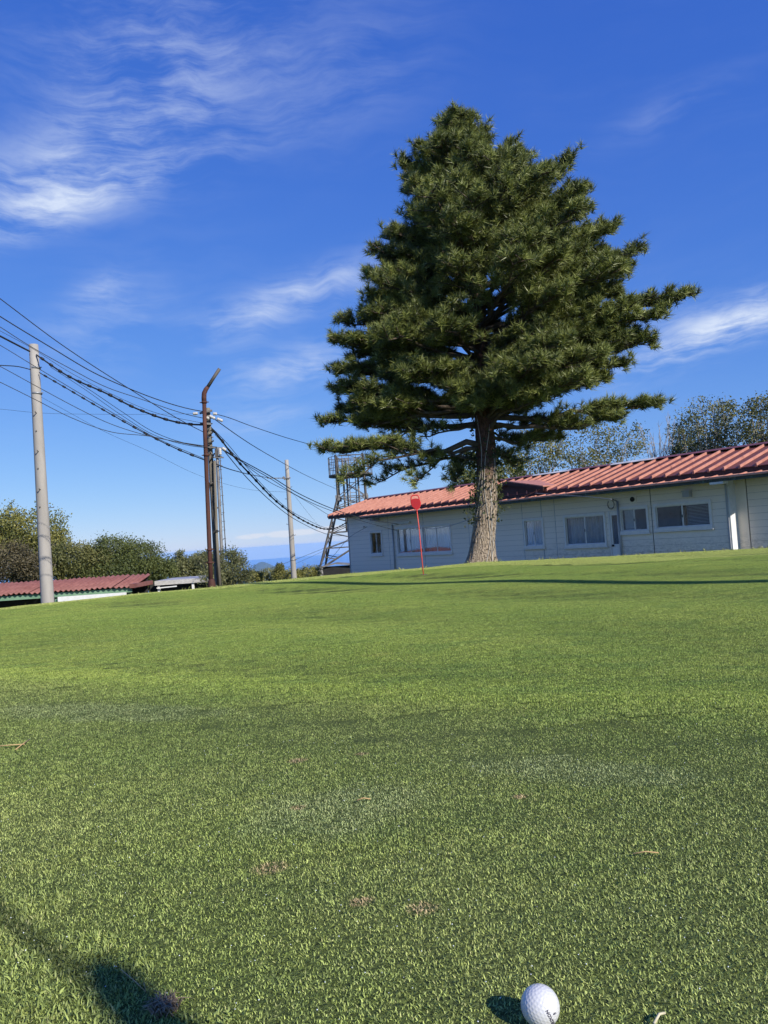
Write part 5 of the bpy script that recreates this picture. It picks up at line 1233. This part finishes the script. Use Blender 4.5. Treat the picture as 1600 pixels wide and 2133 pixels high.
# ------------------------------------------------------------------ small litter on the turf
m_straw = M('dry_needle', (.42, .27, .12), (.50, .36, .18), rough=.7)
def straw(label, pxs, r=.0011, name='fallen_needle', cat='pine needle'):
    pts = [atz(x, y, .007) for x, y in pxs]; org = Vector(pts[0])
    th = B().tube([Vector(p) - org + Vector((0, 0, .003 * (i % 2) + gz(p[0], p[1]))) for i, p in enumerate(pts)], r, 5).build(name, m_straw)
    th.location = org; return tag(th, label, cat, 'fallen pine needles')
straw('orange dry pine needle pointing level at the left edge', [(-20, 1563), (20, 1561), (52, 1557)], .0016)
straw('pale dry pine needle slanting up beside the orange one at the left edge', [(33, 1568), (50, 1557), (63, 1547)], .0016)
straw('short tan pine needle lying level in the middle of the near turf', [(744, 1670), (758, 1668), (772, 1667)], .0013)
straw('long tan pine needle lying level near the right edge of the near turf', [(1318, 1781), (1345, 1780), (1372, 1779)], .0010)
straw('bent dry stalk crossing the hand shaped shadow', [(252, 2020), (280, 2048), (304, 2066), (300, 2052)], .0006)
m_pale = M('pale_dry_blade', (.55, .50, .34), rough=.7)
o = straw('curved pale dry blade standing beside the golf ball near the bottom', [(1362, 2133), (1374, 2118), (1385, 2110)], .0016, 'dry_straw', 'straw'); o.data.materials[0] = m_pale
tuft = thing('dry_grass_tuft', 'brown tuft of dead grass inside the shadow at lower left', 'grass tuft', tuple(atz(345, 2108, 0)))
tb = [B(), B()]
for k in range(120):
    a_ = rng.uniform(0, 6.28); L = rng.uniform(.008, .021); e_ = rng.uniform(.15, .9); s0_ = rng.normal(size=2) * .006
    tb[k % 2].tube([(s0_[0], s0_[1], 0), (s0_[0] + .5 * L * math.cos(a_), s0_[1] + .5 * L * math.sin(a_), .010 + L * .4 * e_), (s0_[0] + L * math.cos(a_), s0_[1] + L * math.sin(a_), .008 + L * .5 * e_)], [.0010, .0008, .0003], 4, False)
tb[0].build('dead_blades', M('dead_blade', (.16, .115, .075), (.24, .18, .12), scale=200, rough=.8), tuft); tb[1].build('straw_blades', M('straw_blade', (.34, .27, .17), (.26, .19, .12), scale=200, rough=.8), tuft)

# ------------------------------------------------------------------ unseen figure added so its raised hand throws the shadow at the lower left
def skin_body(name, nodes, edges, root, levels=2):
    me = bpy.data.meshes.new(name); me.from_pydata([n_[0] for n_ in nodes], edges, []); me.update()
    o = bpy.data.objects.new(name, me); COL.objects.link(o)
    md = o.modifiers.new('skin', 'SKIN'); md.use_smooth_shade = True
    for i, n_ in enumerate(nodes):
        sv = me.skin_vertices[0].data[i]; r = n_[1]; sv.radius = r if isinstance(r, tuple) else (r, r); sv.use_root = (i == root)
    sb = o.modifiers.new('sub', 'SUBSURF'); sb.levels = levels; sb.render_levels = levels
    dg = bpy.context.evaluated_depsgraph_get(); dg.update(); m2 = bpy.data.meshes.new_from_object(o.evaluated_get(dg)); bpy.data.objects.remove(o)
    return m2
hx, hy = 1.694, -1.765
per = thing('person', 'unseen added figure in a dark cap whose raised hand shades the lower left', 'person', (hx, hy, gz(hx, hy)), R(41))
N = [((0, 0, .93), (.15, .105)), ((0, 0, 1.10), (.135, .10)), ((0, .01, 1.28), (.155, .105)), ((0, 0, 1.42), (.10, .075)), ((0, .01, 1.50), .052), ((0, .025, 1.57), (.060, .07)), ((0, .03, 1.645), (.072, .085)), ((0, .025, 1.70), (.062, .072)),
     ((.10, 0, .88), .088), ((.11, .02, .50), .056), ((.11, -.01, .10), .040), ((.12, .13, .035), .038), ((-.10, 0, .88), .088), ((-.11, .03, .50), .056), ((-.11, 0, .10), .040), ((-.12, .14, .035), .038),
     ((.185, 0, 1.40), .055), ((.275, .05, 1.61), .045), ((.255, .09, 1.84), .056), ((.25, .10, 1.93), (.064, .022)), ((-.185, 0, 1.40), .055), ((-.235, -.01, 1.13), .042), ((-.25, .10, .90), .032), ((-.25, .14, .82), (.022, .036))]
E_ = [(0, 1), (1, 2), (2, 3), (3, 4), (4, 5), (5, 6), (6, 7), (0, 8), (8, 9), (9, 10), (10, 11), (0, 12), (12, 13), (13, 14), (14, 15), (3, 16), (16, 17), (17, 18), (18, 19), (3, 20), (20, 21), (21, 22), (22, 23)]
for fi, (off, ln) in enumerate(((.030, .070), (.010, .080), (-.010, .076), (-.030, .060))):
    i0 = len(N); N += [((-.25, .15 + off, .775), .0095), ((-.245, .165 + off, .775 - ln * .55), .0085), ((-.235, .170 + off, .775 - ln), .007)]; E_ += [(23, i0), (i0, i0 + 1), (i0 + 1, i0 + 2)]
    i0 = len(N); N += [((.25 - off, .10, 1.975), .0105), ((.252 - off * .8, .102, 1.975 + ln * .55), .0095), ((.256 - off * .5, .108, 1.975 + ln), .0078)]; E_ += [(19, i0), (i0, i0 + 1), (i0 + 1, i0 + 2)]
i0 = len(N); N += [((-.235, .185, .83), .0105), ((-.225, .205, .79), .009)]; E_ += [(23, i0), (i0, i0 + 1)]
i0 = len(N); N += [((.190, .10, 1.925), .015), ((.160, .105, 1.955), .012)]; E_ += [(19, i0), (i0, i0 + 1)]
mp = skin_body('body', N, E_, 0)
m_skin = M('skin', (.50, .31, .22), rough=.5); m_jacket = M('navy_jacket', (.03, .04, .07), (.04, .05, .085), rough=.8); m_trous = M('grey_trousers', (.10, .10, .10), (.13, .13, .13), rough=.85); m_shoe = M('white_shoe', (.6, .6, .58), rough=.6)
for m_ in (m_skin, m_jacket, m_trous, m_shoe): mp.materials.append(m_)
for f in mp.polygons:
    c = f.center; side_ = (c.x < -.2 and c.z < .9)
    f.material_index = 0 if ((c.z > 1.47 and abs(c.x) < .15) or c.z > 1.86 or (side_ and c.z < .89)) else (3 if c.z < .09 else (2 if c.z < .92 else 1))
link('body', mp, None, per)
cpb = B()
nl, nm_ = 7, 20; vs = []; fs = []
for i in range(nl + 1):
    a_ = math.pi / 2 * i / nl
    for j in range(nm_): b_ = 2 * math.pi * j / nm_; vs.append((.074 * math.cos(a_) * math.cos(b_), .03 + .094 * math.cos(a_) * math.sin(b_), 1.685 + .09 * math.sin(a_)))
for i in range(nl):
    for j in range(nm_): fs.append((i * nm_ + j, i * nm_ + (j + 1) % nm_, (i + 1) * nm_ + (j + 1) % nm_, (i + 1) * nm_ + j))
cpb.add(vs, fs, True); br_ = [(-.075, .10, 1.69), (-.06, .19, 1.675), (0, .215, 1.67), (.06, .19, 1.675), (.075, .10, 1.69)]
cpb.add(br_ + [(a_, b_, c + .008) for a_, b_, c in br_], [(0, 1, 2, 3, 4), (9, 8, 7, 6, 5)] + [(i, i + 5, (i + 1) % 5 + 5, (i + 1) % 5) for i in range(5)])
cpb.build('cap', m_jacket, per)
fc = B(); fc.tube([(0, .105, 1.66), (0, .128, 1.625), (0, .112, 1.615)], [.010, .016, .010], 8); fc.build('nose', m_skin, per)
for sx in (1, -1):
    B().tube([(sx * .030, .098, 1.655), (sx * .030, .112, 1.655)], [.011, .009], 8).build('eye', m_dark, per)
    B().tube([(sx * .070, .02, 1.66), (sx * .084, .015, 1.655), (sx * .083, .018, 1.615), (sx * .072, .025, 1.61)], [.012, .012, .011, .008], 6).build('ear', m_skin, per)
B().tube([(-.024, .108, 1.588), (0, .117, 1.586), (.024, .108, 1.588)], .006, 6).build('mouth', M('lip', (.42, .17, .14), rough=.5), per)
